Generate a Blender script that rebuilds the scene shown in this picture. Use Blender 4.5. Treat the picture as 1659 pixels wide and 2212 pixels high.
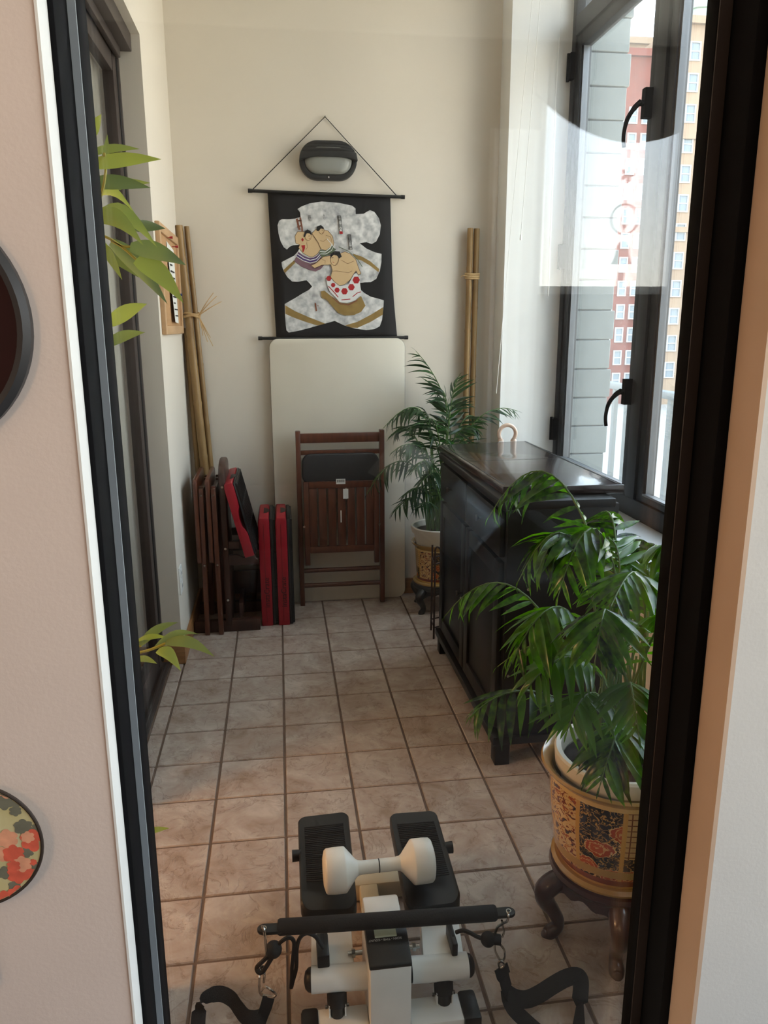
import bpy, bmesh, math, random
from mathutils import Vector, Matrix
random.seed(7)
scene = bpy.context.scene
for o in list(bpy.data.objects):
    bpy.data.objects.remove(o)
COL = scene.collection

# ------------------------------------------------------------------ camera
CAM = Vector((0.02495, -3.60729, 1.40663))
YAW, PIT, ROL, FPX = 0.13332, -0.23714, -0.00352, 1664.2
fw = Vector((math.sin(YAW)*math.cos(PIT), math.cos(YAW)*math.cos(PIT), math.sin(PIT)))
r0 = Vector((math.cos(YAW), -math.sin(YAW), 0)); u0 = r0.cross(fw)
rt = r0*math.cos(ROL) + u0*math.sin(ROL); up = u0*math.cos(ROL) - r0*math.sin(ROL)
cd = bpy.data.cameras.new('camera'); cam = bpy.data.objects.new('camera', cd); COL.objects.link(cam)
cd.sensor_fit = 'HORIZONTAL'; cd.sensor_width = 36.0; cd.lens = FPX/1659*36.0
cd.clip_start = 0.02; cd.clip_end = 600
cam.matrix_world = Matrix(((rt.x, up.x, -fw.x, CAM.x), (rt.y, up.y, -fw.y, CAM.y), (rt.z, up.z, -fw.z, CAM.z), (0, 0, 0, 1)))
scene.camera = cam
def ray(x, y): return fw + rt*((x-829.5)/FPX) - up*((y-1106)/FPX)
def pY(x, y, Y): d = ray(x, y); return CAM + d*((Y-CAM.y)/d.y)
def pX(x, y, X): d = ray(x, y); return CAM + d*((X-CAM.x)/d.x)
def pZ(x, y, Z=0.0): d = ray(x, y); return CAM + d*((Z-CAM.z)/d.z)

# ------------------------------------------------------------------ sky, light, exposure
world = bpy.data.worlds.new('sky'); scene.world = world; world.use_nodes = True
nt = world.node_tree; nt.nodes.clear()
wo = nt.nodes.new('ShaderNodeOutputWorld'); bg = nt.nodes.new('ShaderNodeBackground')
tc = nt.nodes.new('ShaderNodeTexCoord'); sx = nt.nodes.new('ShaderNodeSeparateXYZ'); rp = nt.nodes.new('ShaderNodeValToRGB')
nt.links.new(tc.outputs['Generated'], sx.inputs[0]); nt.links.new(sx.outputs['Z'], rp.inputs[0])
rp.color_ramp.elements[0].position = 0.0; rp.color_ramp.elements[0].color = (1.0, 0.94, 0.80, 1)
rp.color_ramp.elements[1].position = 0.6; rp.color_ramp.elements[1].color = (0.68, 0.84, 1.0, 1)
e = rp.color_ramp.elements.new(0.06); e.color = (0.97, 0.96, 0.90, 1); e = rp.color_ramp.elements.new(0.2); e.color = (0.82, 0.91, 1.0, 1)
nt.links.new(rp.outputs[0], bg.inputs[0]); nt.links.new(bg.outputs[0], wo.inputs[0])
bg.inputs[1].default_value = 3.4
def area(name, loc, rot, sx_, sy_, energy, col=(1, 1, 1), portal=False):
    l = bpy.data.lights.new(name, 'AREA'); l.shape = 'RECTANGLE'; l.size = sx_; l.size_y = sy_; l.energy = energy; l.color = col
    o = bpy.data.objects.new(name, l); o.location = loc; o.rotation_euler = rot; COL.objects.link(o)
    if portal: l.cycles.is_portal = True
    return o
def point(name, loc, energy, col, r=0.1):
    l = bpy.data.lights.new(name, 'POINT'); l.energy = energy; l.color = col; l.shadow_soft_size = r
    o = bpy.data.objects.new(name, l); o.location = loc; COL.objects.link(o); return o
area('sunroom_window_portal', (1.60, -1.17, 1.84), (0, math.radians(90), 0), 2.4, 2.65, 1, portal=True)
area('side_window_portal', (3.25, -4.5, 1.62), (0, math.radians(90), 0), 2.4, 2.75, 1, portal=True)
area('rear_window_portal', (2.28, -6.60, 2.22), (math.radians(90), 0, 0), 1.24, 1.25, 1, portal=True)
scene.view_settings.view_transform = 'Standard'; scene.view_settings.look = 'None'
scene.view_settings.gamma = 1.0; scene.view_settings.exposure = 1.22
scene.view_settings.use_curve_mapping = False
scene.cycles.use_light_tree = False; scene.cycles.max_bounces = 6; scene.cycles.diffuse_bounces = 3; scene.cycles.glossy_bounces = 3; scene.cycles.transmission_bounces = 4; scene.cycles.transparent_max_bounces = 16; scene.cycles.caustics_reflective = False; scene.cycles.caustics_refractive = False

# ------------------------------------------------------------------ materials
def lin(h):
    h = h.lstrip('#'); c = [int(h[i:i+2], 16)/255 for i in (0, 2, 4)]
    return tuple((v/12.92 if v <= 0.04045 else ((v+0.055)/1.055)**2.4) for v in c) + (1,)
def scl(c, k): return (min(1, c[0]*k), min(1, c[1]*k), min(1, c[2]*k), 1)
MATS = {}
def pm(name, hexc, rough=0.5, metal=0.0, var=0.12, scale=9.0, bump=0.0, bscale=60.0, coat=0.0, stretch=None, hex2=None, rnd=0.0, spec=None):
    if name in MATS: return MATS[name]
    m = bpy.data.materials.new(name); m.use_nodes = True; n = m.node_tree.nodes; L = m.node_tree.links
    b = n['Principled BSDF']; b.inputs['Roughness'].default_value = rough; b.inputs['Metallic'].default_value = metal
    if coat: b.inputs['Coat Weight'].default_value = coat; b.inputs['Coat Roughness'].default_value = 0.08
    if spec is not None: b.inputs['Specular IOR Level'].default_value = spec
    c = lin(hexc); c2 = lin(hex2) if hex2 else None
    t = n.new('ShaderNodeTexCoord'); mp = n.new('ShaderNodeMapping'); nz = n.new('ShaderNodeTexNoise'); cr = n.new('ShaderNodeValToRGB')
    nz.inputs['Scale'].default_value = scale; nz.inputs['Detail'].default_value = 5
    if stretch: mp.inputs['Scale'].default_value = stretch
    L.new(t.outputs['Object'], mp.inputs[0]); L.new(mp.outputs[0], nz.inputs['Vector']); L.new(nz.outputs['Fac'], cr.inputs[0])
    cr.color_ramp.elements[0].position = 0.3; cr.color_ramp.elements[1].position = 0.7
    cr.color_ramp.elements[0].color = scl(c, 1-var); cr.color_ramp.elements[1].color = c2 or scl(c, 1+var)
    out = cr.outputs[0]
    if rnd:
        oi = n.new('ShaderNodeObjectInfo'); hs = n.new('ShaderNodeHueSaturation'); mr = n.new('ShaderNodeMapRange')
        mr.inputs[3].default_value = 1-rnd; mr.inputs[4].default_value = 1+rnd
        L.new(oi.outputs['Random'], mr.inputs[0]); L.new(mr.outputs[0], hs.inputs['Value']); L.new(out, hs.inputs['Color']); out = hs.outputs[0]
    L.new(out, b.inputs['Base Color'])
    if bump:
        bn = n.new('ShaderNodeTexNoise'); bn.inputs['Scale'].default_value = bscale; bn.inputs['Detail'].default_value = 4
        bp = n.new('ShaderNodeBump'); bp.inputs['Strength'].default_value = bump; bp.inputs['Distance'].default_value = 0.004
        L.new(mp.outputs[0], bn.inputs['Vector']); L.new(bn.outputs['Fac'], bp.inputs['Height']); L.new(bp.outputs[0], b.inputs['Normal'])
    MATS[name] = m; return m
def tile_mat():
    m = bpy.data.materials.new('stone_tile'); m.use_nodes = True; n = m.node_tree.nodes; L = m.node_tree.links; b = n['Principled BSDF']
    g = n.new('ShaderNodeNewGeometry'); oi = n.new('ShaderNodeObjectInfo'); ml = n.new('ShaderNodeVectorMath'); ml.operation = 'SCALE'
    cv = n.new('ShaderNodeCombineXYZ'); ad = n.new('ShaderNodeVectorMath'); ad.operation = 'ADD'
    mm = n.new('ShaderNodeMath'); mm.operation = 'MULTIPLY'; mm.inputs[1].default_value = 37
    L.new(oi.outputs['Random'], mm.inputs[0]); L.new(mm.outputs[0], cv.inputs[2]); L.new(g.outputs['Position'], ad.inputs[0]); L.new(cv.outputs[0], ad.inputs[1])
    n1 = n.new('ShaderNodeTexNoise'); n1.inputs['Scale'].default_value = 9; n1.inputs['Detail'].default_value = 8; n1.inputs['Roughness'].default_value = 0.65; n1.inputs['Distortion'].default_value = 0.6
    L.new(ad.outputs[0], n1.inputs['Vector'])
    cr = n.new('ShaderNodeValToRGB'); es = cr.color_ramp.elements
    es[0].position = 0.30; es[0].color = lin('#9c8573'); es[1].position = 0.70; es[1].color = lin('#d2c3b6')
    x = es.new(0.45); x.color = lin('#b49f91'); x = es.new(0.55); x.color = lin('#bdac9f')
    L.new(n1.outputs['Fac'], cr.inputs[0])
    mu = n.new('ShaderNodeTexNoise'); mu.inputs['Scale'].default_value = 11; mu.inputs['Detail'].default_value = 9; mu.inputs['Roughness'].default_value = 0.62; mu.inputs['Distortion'].default_value = 0.8
    L.new(ad.outputs[0], mu.inputs['Vector'])
    s1 = n.new('ShaderNodeMath'); s1.operation = 'SUBTRACT'; s1.inputs[1].default_value = 0.5; L.new(mu.outputs['Fac'], s1.inputs[0])
    s2 = n.new('ShaderNodeMath'); s2.operation = 'ABSOLUTE'; L.new(s1.outputs[0], s2.inputs[0])
    vr = n.new('ShaderNodeValToRGB'); vr.color_ramp.elements[0].position = 0.0; vr.color_ramp.elements[0].color = (0.70, 0.64, 0.60, 1)
    vr.color_ramp.elements[1].position = 0.022; vr.color_ramp.elements[1].color = (1, 1, 1, 1); L.new(s2.outputs[0], vr.inputs[0])
    mx = n.new('ShaderNodeMix'); mx.data_type = 'RGBA'; mx.blend_type = 'MULTIPLY'; mx.inputs[0].default_value = 1
    bk = n.new('ShaderNodeTexNoise'); bk.inputs['Scale'].default_value = 26; bk.inputs['Detail'].default_value = 3; L.new(ad.outputs[0], bk.inputs['Vector'])
    bm_ = n.new('ShaderNodeMapRange'); bm_.inputs[1].default_value = 0.40; bm_.inputs[2].default_value = 0.54; L.new(bk.outputs['Fac'], bm_.inputs[0]); L.new(bm_.outputs[0], mx.inputs[0])
    L.new(cr.outputs[0], mx.inputs[6]); L.new(vr.outputs[0], mx.inputs[7])
    hs = n.new('ShaderNodeHueSaturation'); mr = n.new('ShaderNodeMapRange'); mr.inputs[3].default_value = 0.94; mr.inputs[4].default_value = 1.06
    L.new(oi.outputs['Random'], mr.inputs[0]); L.new(mr.outputs[0], hs.inputs['Value']); L.new(mx.outputs[2], hs.inputs['Color'])
    L.new(hs.outputs[0], b.inputs['Base Color'])
    bp = n.new('ShaderNodeBump'); bp.inputs['Strength'].default_value = 0.75; bp.inputs['Distance'].default_value = 0.005
    ab = n.new('ShaderNodeMath'); ab.operation = 'MINIMUM'; ab.inputs[1].default_value = 0.05; L.new(s2.outputs[0], ab.inputs[0])
    a2 = n.new('ShaderNodeMath'); a2.operation = 'MULTIPLY_ADD'; a2.inputs[1].default_value = 4; L.new(ab.outputs[0], a2.inputs[0]); L.new(n1.outputs['Fac'], a2.inputs[2])
    L.new(a2.outputs[0], bp.inputs['Height']); L.new(bp.outputs[0], b.inputs['Normal'])
    b.inputs['Roughness'].default_value = 0.42
    return m
def glass_mat(name, tint=(1, 1, 1, 1), refl=1.0, haze=0.0):
    m = bpy.data.materials.new(name); m.use_nodes = True; n = m.node_tree.nodes; L = m.node_tree.links; n.clear()
    o = n.new('ShaderNodeOutputMaterial'); t = n.new('ShaderNodeBsdfTransparent'); t.inputs[0].default_value = tint
    g = n.new('ShaderNodeBsdfGlossy'); g.inputs['Roughness'].default_value = 0.0
    f = n.new('ShaderNodeFresnel'); ge = n.new('ShaderNodeNewGeometry'); io = n.new('ShaderNodeMapRange'); io.inputs[3].default_value = 1.52; io.inputs[4].default_value = 1/1.52; L.new(ge.outputs['Backfacing'], io.inputs[0]); L.new(io.outputs[0], f.inputs[0]); k = n.new('ShaderNodeMath'); k.operation = 'MULTIPLY'; k.use_clamp = True; k.inputs[1].default_value = refl
    L.new(f.outputs[0], k.inputs[0]); mx = n.new('ShaderNodeMixShader'); L.new(k.outputs[0], mx.inputs[0]); L.new(t.outputs[0], mx.inputs[1]); L.new(g.outputs[0], mx.inputs[2])
    last = mx.outputs[0]
    if haze:
        d = n.new('ShaderNodeBsdfTranslucent'); d.inputs[0].default_value = (0.9, 0.93, 0.95, 1); m2 = n.new('ShaderNodeMixShader'); m2.inputs[0].default_value = haze
        L.new(last, m2.inputs[1]); L.new(d.outputs[0], m2.inputs[2]); last = m2.outputs[0]
    L.new(last, o.inputs[0]); return m
def leaf_mat(name, hexc, hexc2, trans=0.35, rough=0.33):
    m = bpy.data.materials.new(name); m.use_nodes = True; n = m.node_tree.nodes; L = m.node_tree.links; b = n['Principled BSDF']; o = n['Material Output']
    oi = n.new('ShaderNodeObjectInfo'); g = n.new('ShaderNodeTexCoord'); nz = n.new('ShaderNodeTexNoise'); nz.inputs['Scale'].default_value = 6
    ad = n.new('ShaderNodeMath'); ad.operation = 'ADD'; ad.use_clamp = True; sb = n.new('ShaderNodeMath'); sb.operation = 'MULTIPLY_ADD'; sb.inputs[1].default_value = 0.5; sb.inputs[2].default_value = -0.1
    L.new(g.outputs['Object'], nz.inputs['Vector']); L.new(oi.outputs['Random'], sb.inputs[0]); L.new(nz.outputs['Fac'], ad.inputs[0]); L.new(sb.outputs[0], ad.inputs[1])
    cr = n.new('ShaderNodeValToRGB'); cr.color_ramp.elements[0].position = 0.35; cr.color_ramp.elements[1].position = 0.95
    cr.color_ramp.elements[0].color = lin(hexc); cr.color_ramp.elements[1].color = lin(hexc2); L.new(ad.outputs[0], cr.inputs[0]); L.new(cr.outputs[0], b.inputs['Base Color'])
    b.inputs['Roughness'].default_value = rough
    tl = n.new('ShaderNodeBsdfTranslucent'); hs = n.new('ShaderNodeHueSaturation'); hs.inputs['Value'].default_value = 2.6; hs.inputs['Saturation'].default_value = 1.1; L.new(cr.outputs[0], hs.inputs['Color']); L.new(hs.outputs[0], tl.inputs[0])
    mx = n.new('ShaderNodeMixShader'); mx.inputs[0].default_value = trans; L.new(b.outputs[0], mx.inputs[1]); L.new(tl.outputs[0], mx.inputs[2]); L.new(mx.outputs[0], o.inputs[0])
    return m
def satsuma_mat():
    # printed porcelain: gold framed panels of flowers on black, a lattice panel, cream scenery, laid out on the pot's own UVs
    m = bpy.data.materials.new('satsuma_porcelain'); m.use_nodes = True; n = m.node_tree.nodes; L = m.node_tree.links; b = n['Principled BSDF']
    uv = n.new('ShaderNodeUVMap'); sp = n.new('ShaderNodeSeparateXYZ'); L.new(uv.outputs[0], sp.inputs[0])
    def mth(op, a, bb=None, clamp=False):
        q = n.new('ShaderNodeMath'); q.operation = op; q.use_clamp = clamp
        for i, v in enumerate((a, bb)):
            if v is None: continue
            if isinstance(v, (int, float)): q.inputs[i].default_value = v
            else: L.new(v, q.inputs[i])
        return q.outputs[0]
    def mix(f, a, c):
        q = n.new('ShaderNodeMix'); q.data_type = 'RGBA'
        for s, v in ((q.inputs[0], f), (q.inputs[6], a), (q.inputs[7], c)):
            if isinstance(v, (int, float, tuple)): s.default_value = v
            else: L.new(v, s)
        return q.outputs[2]
    u, v = sp.outputs[0], sp.outputs[1]
    mp = n.new('ShaderNodeMapping'); mp.inputs['Scale'].default_value = (11, 3.6, 1); L.new(uv.outputs[0], mp.inputs[0])
    vo = n.new('ShaderNodeTexVoronoi'); vo.inputs['Scale'].default_value = 1.3; L.new(mp.outputs[0], vo.inputs['Vector'])
    nz = n.new('ShaderNodeTexNoise'); nz.inputs['Scale'].default_value = 4.5; nz.inputs['Detail'].default_value = 3; nz.inputs['Distortion'].default_value = 1.2; L.new(mp.outputs[0], nz.inputs['Vector'])
    # chrysanthemum rings on black
    dist = mth('ADD', vo.outputs['Distance'], mth('MULTIPLY', mth('SUBTRACT', nz.outputs['Fac'], 0.5), 0.35))
    fr = n.new('ShaderNodeValToRGB'); fr.color_ramp.interpolation = 'CONSTANT'; E_ = fr.color_ramp.elements
    E_[0].position = 0; E_[0].color = lin('#8a2f17')
    for ps, cc in ((0.10, '#d7a566'), (0.15, '#b5562a'), (0.30, '#d9aa68'), (0.34, '#a8481f'), (0.44, '#e0b878'), (0.48, '#1d1512')):
        x = E_.new(ps); x.color = lin(cc)
    E_[-1].position = 0.48; E_[-1].color = lin('#1d1512')
    L.new(dist, fr.inputs[0])
    scr = n.new('ShaderNodeValToRGB'); scr.color_ramp.interpolation = 'CONSTANT'; scr.color_ramp.elements[0].color = (0, 0, 0, 1); scr.color_ramp.elements[1].position = 0.0
    sab = mth('ABSOLUTE', mth('SUBTRACT', nz.outputs['Fac'], 0.52)); curl = mth('LESS_THAN', sab, 0.022)
    floral = mix(mth('MULTIPLY', curl, mth('GREATER_THAN', dist, 0.48)), fr.outputs[0], lin('#c99a55'))
    # lattice panel
    gx = mth('LESS_THAN', mth('FRACT', mth('MULTIPLY', u, 60)), 0.18); gy = mth('LESS_THAN', mth('FRACT', mth('MULTIPLY', v, 16)), 0.16)
    lat = mix(mth('MAXIMUM', gx, gy), lin('#c9a66e'), lin('#6b3b1c'))
    # scenery panel: cream with brown and slate patches
    sr = n.new('ShaderNodeValToRGB'); sr.color_ramp.interpolation = 'CONSTANT'; S_ = sr.color_ramp.elements
    S_[0].position = 0; S_[0].color = lin('#2f2a28')
    for ps, cc in ((0.36, '#7a3a20'), (0.43, '#d4b277'), (0.56, '#c89c58'), (0.60, '#9a4a26'), (0.67, '#5d5853')):
        x = S_.new(ps); x.color = lin(cc)
    S_[-1].position = 0.70; S_[-1].color = lin('#d9bb84')
    L.new(nz.outputs['Fac'], sr.inputs[0])
    pan = mth('FRACT', mth('MULTIPLY', u, 3.0))
    isl = mth('GREATER_THAN', pan, 0.66); iss = mth('LESS_THAN', pan, 0.33)
    upper = mth('GREATER_THAN', v, 0.42)
    col = mix(mth('MULTIPLY', isl, upper), floral, lat); col = mix(iss, col, sr.outputs[0])
    edge = None
    for p0 in (0.0, 0.33, 0.66, 1.0):
        q = mth('LESS_THAN', mth('ABSOLUTE', mth('SUBTRACT', pan, p0)), 0.016); edge = q if edge is None else mth('MAXIMUM', edge, q)
    col = mix(edge, col, lin('#c89a4c'))
    col = mix(mth('LESS_THAN', v, 0.13), col, lin('#7d331a'))
    col = mix(mth('LESS_THAN', v, 0.055), col, lin('#d0a555')); col = mix(mth('GREATER_THAN', v, 0.945), col, lin('#d8b878'))
    L.new(col, b.inputs['Base Color']); b.inputs['Roughness'].default_value = 0.18; b.inputs['Coat Weight'].default_value = 0.4
    return m
WALL = pm('cream_plaster', '#dcd2c3', 0.75, var=0.02, scale=2.5, bump=0.05, bscale=120)
WHITE = pm('white_plaster', '#e3e2de', 0.7, var=0.02, scale=3, bump=0.05, bscale=90)
PINK = pm('blush_plaster', '#dccdc5', 0.75, var=0.025, scale=5, bump=0.08, bscale=160)
TRIMW = pm('white_trim_paint', '#e6e6e4', 0.5, var=0.03)
TAN = pm('lamplit_tan_jamb', '#c9ac93', 0.6, var=0.04)  # orange lamplight on the right jamb is put into this base colour
GROUT = pm('brown_grout', '#6f5a4c', 0.9, var=0.15, scale=30)
TILE = tile_mat()
OAK = pm('oak_baseboard_wood', '#9a6c43', 0.45, var=0.18, scale=12, stretch=(1, 1, 6))
BRONZE = pm('bronze_aluminium', '#3a302c', 0.5, metal=0.1, var=0.08)
BLACKF = pm('black_aluminium', '#101012', 0.75, var=0.1, spec=0.08)
GREYB = pm('grey_glazing_bead', '#8a9096', 0.5, var=0.05)
RUBBER = pm('black_rubber', '#0e0e0f', 0.7, var=0.1)
CHARC = pm('charcoal_window_frame', '#222326', 0.5, var=0.1, scale=20, spec=0.3)
ALU = pm('pale_aluminium_strip', '#74777b', 0.4, metal=0.5, var=0.05)
MARBLE = pm('white_marble', '#d9dadb', 0.3, var=0.06, scale=6)
DOORGLASS = glass_mat('door_glass', (0.985, 0.99, 0.985, 1), 0.72)
WINGLASS = glass_mat('window_glass', (0.98, 0.985, 0.985, 1), 1.0, haze=0.02)
SIDEGLASS = glass_mat('sliding_door_glass', (0.96, 0.965, 0.96, 1), 1.0)
WOOD = pm('reddish_brown_wood', '#5a2f1e', 0.38, var=0.25, scale=7, stretch=(9, 9, 1.2), coat=0.2)
DWOOD = pm('dark_brown_wood', '#3a1f16', 0.4, var=0.25, scale=7, stretch=(6, 6, 1.2), coat=0.2)
PAD = pm('charcoal_vinyl', '#2b2d2f', 0.5, var=0.08, bump=0.1, bscale=300)
RED = pm('red_plastic', '#a01224', 0.4, var=0.06)
BLKP = pm('black_plastic', '#141516', 0.42, var=0.12)
CREAM = pm('cream_laminate', '#ddd5c4', 0.45, var=0.02)
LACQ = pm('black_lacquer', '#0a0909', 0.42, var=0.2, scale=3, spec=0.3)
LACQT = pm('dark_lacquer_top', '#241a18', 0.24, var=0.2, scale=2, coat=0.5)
BAMB = pm('golden_bamboo', '#8d6c3f', 0.45, var=0.2, scale=6, stretch=(8, 8, 1), hex2='#9a7a4c', rnd=0.1)
RAFF = pm('raffia', '#c9a878', 0.8, var=0.15)
CORK = pm('cork', '#b78d62', 0.85, var=0.12, scale=90, bump=0.2, bscale=200)
FRAMEW = pm('light_wood_frame', '#c09a72', 0.5, var=0.1, stretch=(1, 1, 5))
PAPER = pm('white_paper', '#e4e2dc', 0.8, var=0.04)
INK = pm('black_ink', '#1b1a1c', 0.7, var=0.05)
BCLOTH = pm('black_cloth', '#131214', 0.85, var=0.12, bump=0.1, bscale=400)
SILVER = pm('mottled_silver_paper', '#a2a2a3', 0.6, var=0.08, scale=34, hex2='#e6e5e2')
POTW = pm('ivory_plastic', '#d9d3c4', 0.4, var=0.04)
SATS = satsuma_mat()
GOLD = pm('gold_glaze', '#a98648', 0.22, var=0.1, coat=0.5)
ROSE = pm('rosewood', '#3a1a16', 0.28, var=0.25, scale=10, coat=0.4)
DKST = pm('blackened_wood', '#24221f', 0.4, var=0.2)
SOIL = pm('dark_soil', '#2a1d14', 0.95, var=0.4, scale=40, bump=0.6, bscale=80)
STEM = pm('green_stem', '#4b6a2c', 0.5, var=0.2)
LEAFN = leaf_mat('glossy_palm_leaf', '#11260d', '#48751d', 0.40, 0.26)
LEAFF = leaf_mat('dark_palm_leaf', '#132a14', '#27491f', 0.22, 0.4)
LEAFB = leaf_mat('bamboo_leaf', '#5a6c4c', '#a9b85a', 0.22, 0.33)
WENAM = pm('white_enamel', '#e6e7e5', 0.35, var=0.04, scale=20)
DBELL = pm('white_vinyl_coating', '#e6e3da', 0.32, var=0.05, scale=25)
BEIGE = pm('beige_enamel', '#cbbfa5', 0.5, var=0.06)
FOAM = pm('black_foam', '#161617', 0.85, var=0.12, bump=0.2, bscale=300)
STEEL = pm('bright_steel', '#b9b9b6', 0.22, metal=1.0, var=0.1)
WEB = pm('black_webbing', '#141416', 0.75, var=0.15, bump=0.3, bscale=500)
LCD = pm('grey_green_lcd', '#b4bca6', 0.25, var=0.05)
PLATE = pm('white_outlet_plastic', '#e6e5e0', 0.4, var=0.02)
IRON = pm('rusty_iron', '#3b2a22', 0.6, metal=0.4, var=0.3, scale=30)
PORC = pm('peach_porcelain', '#d9b9a0', 0.25, var=0.05, coat=0.3)
FROST = pm('frosted_glass', '#8f8f89', 0.3, var=0.04)
LAMPB = pm('black_lamp_casting', '#232323', 0.5, var=0.1)

# ------------------------------------------------------------------ mesh helpers
def kobj(name, mesh, parent=None, loc=None):
    o = bpy.data.objects.new(name, mesh); COL.objects.link(o)
    if parent: o.parent = parent
    if loc is not None: o.location = loc
    return o
def tag(o, label=None, cat=None, group=None, kind=None):
    if label: o['label'] = label
    if cat: o['category'] = cat
    if group: o['group'] = group
    if kind: o['kind'] = kind
    return o
def empty(name, loc, label=None, cat=None, group=None, kind=None, rot=None):
    o = bpy.data.objects.new(name, None); COL.objects.link(o); o.location = loc; o.empty_display_size = 0.05
    if rot: o.rotation_euler = rot
    return tag(o, label, cat, group, kind)
def PM(o):
    return Matrix.LocRotScale(o.location, o.rotation_euler, o.scale)
class MB:
    def __init__(s): s.v = []; s.f = []; s.m = []; s.mats = []; s.uv = None
    def mi(s, mat):
        if mat not in s.mats: s.mats.append(mat)
        return s.mats.index(mat)
    def add(s, vs, fs, mat=None, M=None):
        k = len(s.v); s.v += [tuple(M @ Vector(p)) if M else tuple(p) for p in vs]; i = s.mi(mat) if mat else 0
        s.f += [tuple(k+j for j in f) for f in fs]; s.m += [i]*len(fs); return s
    def box(s, a, b, mat=None, M=None):
        x0, y0, z0 = a; x1, y1, z1 = b
        x0, x1 = min(x0, x1), max(x0, x1); y0, y1 = min(y0, y1), max(y0, y1); z0, z1 = min(z0, z1), max(z0, z1)
        return s.add([(x0,y0,z0),(x1,y0,z0),(x1,y1,z0),(x0,y1,z0),(x0,y0,z1),(x1,y0,z1),(x1,y1,z1),(x0,y1,z1)],
                     [(3,2,1,0),(4,5,6,7),(0,1,5,4),(1,2,6,5),(2,3,7,6),(3,0,4,7)], mat, M)
    def tube(s, path, r, n=10, mat=None, cap=True, M=None, closed=False):
        P = [Vector(p) for p in path]; k = len(P); R = r if isinstance(r, (list, tuple)) else [r]*k
        vs = []; fs = []; nrm = None
        for i, p in enumerate(P):
            if closed: t = P[(i+1) % k]-P[i-1]
            else: t = P[min(i+1, k-1)]-P[max(i-1, 0)]
            t = t.normalized() if t.length > 1e-9 else Vector((0, 0, 1))
            if nrm is None: a = Vector((0, 0, 1)) if abs(t.z) < 0.9 else Vector((1, 0, 0)); nrm = (a - t*a.dot(t)).normalized()
            else:
                nrm = nrm - t*nrm.dot(t); nrm = nrm.normalized() if nrm.length > 1e-6 else t.orthogonal().normalized()
            bn = t.cross(nrm)
            for j in range(n): a = 2*math.pi*j/n; vs.append(p + (nrm*math.cos(a)+bn*math.sin(a))*R[i])
        for i in range(k if closed else k-1):
            i2 = (i+1) % k
            for j in range(n): fs.append((i*n+j, i*n+(j+1) % n, i2*n+(j+1) % n, i2*n+j))
        if cap and not closed: fs.append(tuple(range(n))[::-1]); fs.append(tuple((k-1)*n+j for j in range(n)))
        return s.add(vs, fs, mat, M)
    def lathe(s, prof, n=32, mat=None, M=None, uvr=None):
        # prof: list of (r, z), axis Z
        vs = []; fs = []
        for r, z in prof:
            for j in range(n): a = 2*math.pi*j/n; vs.append((r*math.cos(a), r*math.sin(a), z))
        for i in range(len(prof)-1):
            for j in range(n): fs.append((i*n+j, i*n+(j+1) % n, (i+1)*n+(j+1) % n, (i+1)*n+j))
        return s.add(vs, fs, mat, M)
    def prism(s, poly, d, mat=None, M=None, cap=True):
        # poly: 2D points (a, b) in local XZ, extruded from y=0 to y=d
        k = len(poly); vs = [(p[0], 0, p[1]) for p in poly] + [(p[0], d, p[1]) for p in poly]
        fs = [(i, (i+1) % k, k+(i+1) % k, k+i) for i in range(k)]
        if cap: fs += [tuple(range(k))[::-1], tuple(range(k, 2*k))]
        return s.add(vs, fs, mat, M)
    def build(s, name, mat=None, parent=None, world=True, smooth=False, bevel=0.0, seg=2, fix=True):
        M = PM(parent).inverted() if (parent and world) else Matrix()
        if parent and world and parent.parent: M = (PM(parent.parent) @ PM(parent)).inverted()
        me = bpy.data.meshes.new(name); me.from_pydata([tuple(M @ Vector(p)) for p in s.v], [], s.f)
        for m in (s.mats or [mat]): me.materials.append(m or mat)
        if len(s.mats) > 1: me.polygons.foreach_set('material_index', s.m)
        if fix or bevel:
            bm = bmesh.new(); bm.from_mesh(me)
            if fix: bmesh.ops.recalc_face_normals(bm, faces=bm.faces)
            if bevel:
                ed = [x for x in bm.edges if len(x.link_faces) == 2 and x.calc_face_angle(0) > 0.5]
                bmesh.ops.bevel(bm, geom=ed, offset=bevel, segments=seg, profile=0.5, affect='EDGES', clamp_overlap=True)
            bm.to_mesh(me); bm.free()
        if smooth or bevel:
            me.polygons.foreach_set('use_smooth', [True]*len(me.polygons))
            if hasattr(me, 'set_sharp_from_angle'): me.set_sharp_from_angle(angle=math.radians(40))
        me.update(); return kobj(name, me, parent)
def box(name, a, b, mat, parent=None, bevel=0.0, M=None):
    return MB().box(a, b, None, M).build(name, mat, parent, bevel=bevel)
def struct(name, a, b, mat, **kw):
    o = box(name, a, b, mat, **kw); o['kind'] = 'structure'; return o
def bez(p0, p1, p2, n=10):
    p0, p1, p2 = Vector(p0), Vector(p1), Vector(p2)
    return [p0*(1-t)**2 + p1*2*t*(1-t) + p2*t*t for t in [i/n for i in range(n+1)]]
def catmull(P, n=6):
    P = [Vector(p) for p in P]; out = []
    for i in range(len(P)-1):
        a, b, c, d = P[max(i-1, 0)], P[i], P[i+1], P[min(i+2, len(P)-1)]
        for k in range(n):
            t = k/n; out.append(0.5*((2*b)+(c-a)*t+(2*a-5*b+4*c-d)*t*t+(3*b-a-3*c+d)*t**3))
    out.append(P[-1]); return out
def rrect(w, h, r, n=6, cx=0, cz=0):
    pts = []
    for sx_, sz_, a0 in ((1, 1, 0), (-1, 1, 90), (-1, -1, 180), (1, -1, 270)):
        for i in range(n+1):
            a = math.radians(a0+90*i/n); pts.append((cx+sx_*(w/2-r)+r*math.cos(a), cz+sz_*(h/2-r)+r*math.sin(a)))
    return pts
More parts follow.
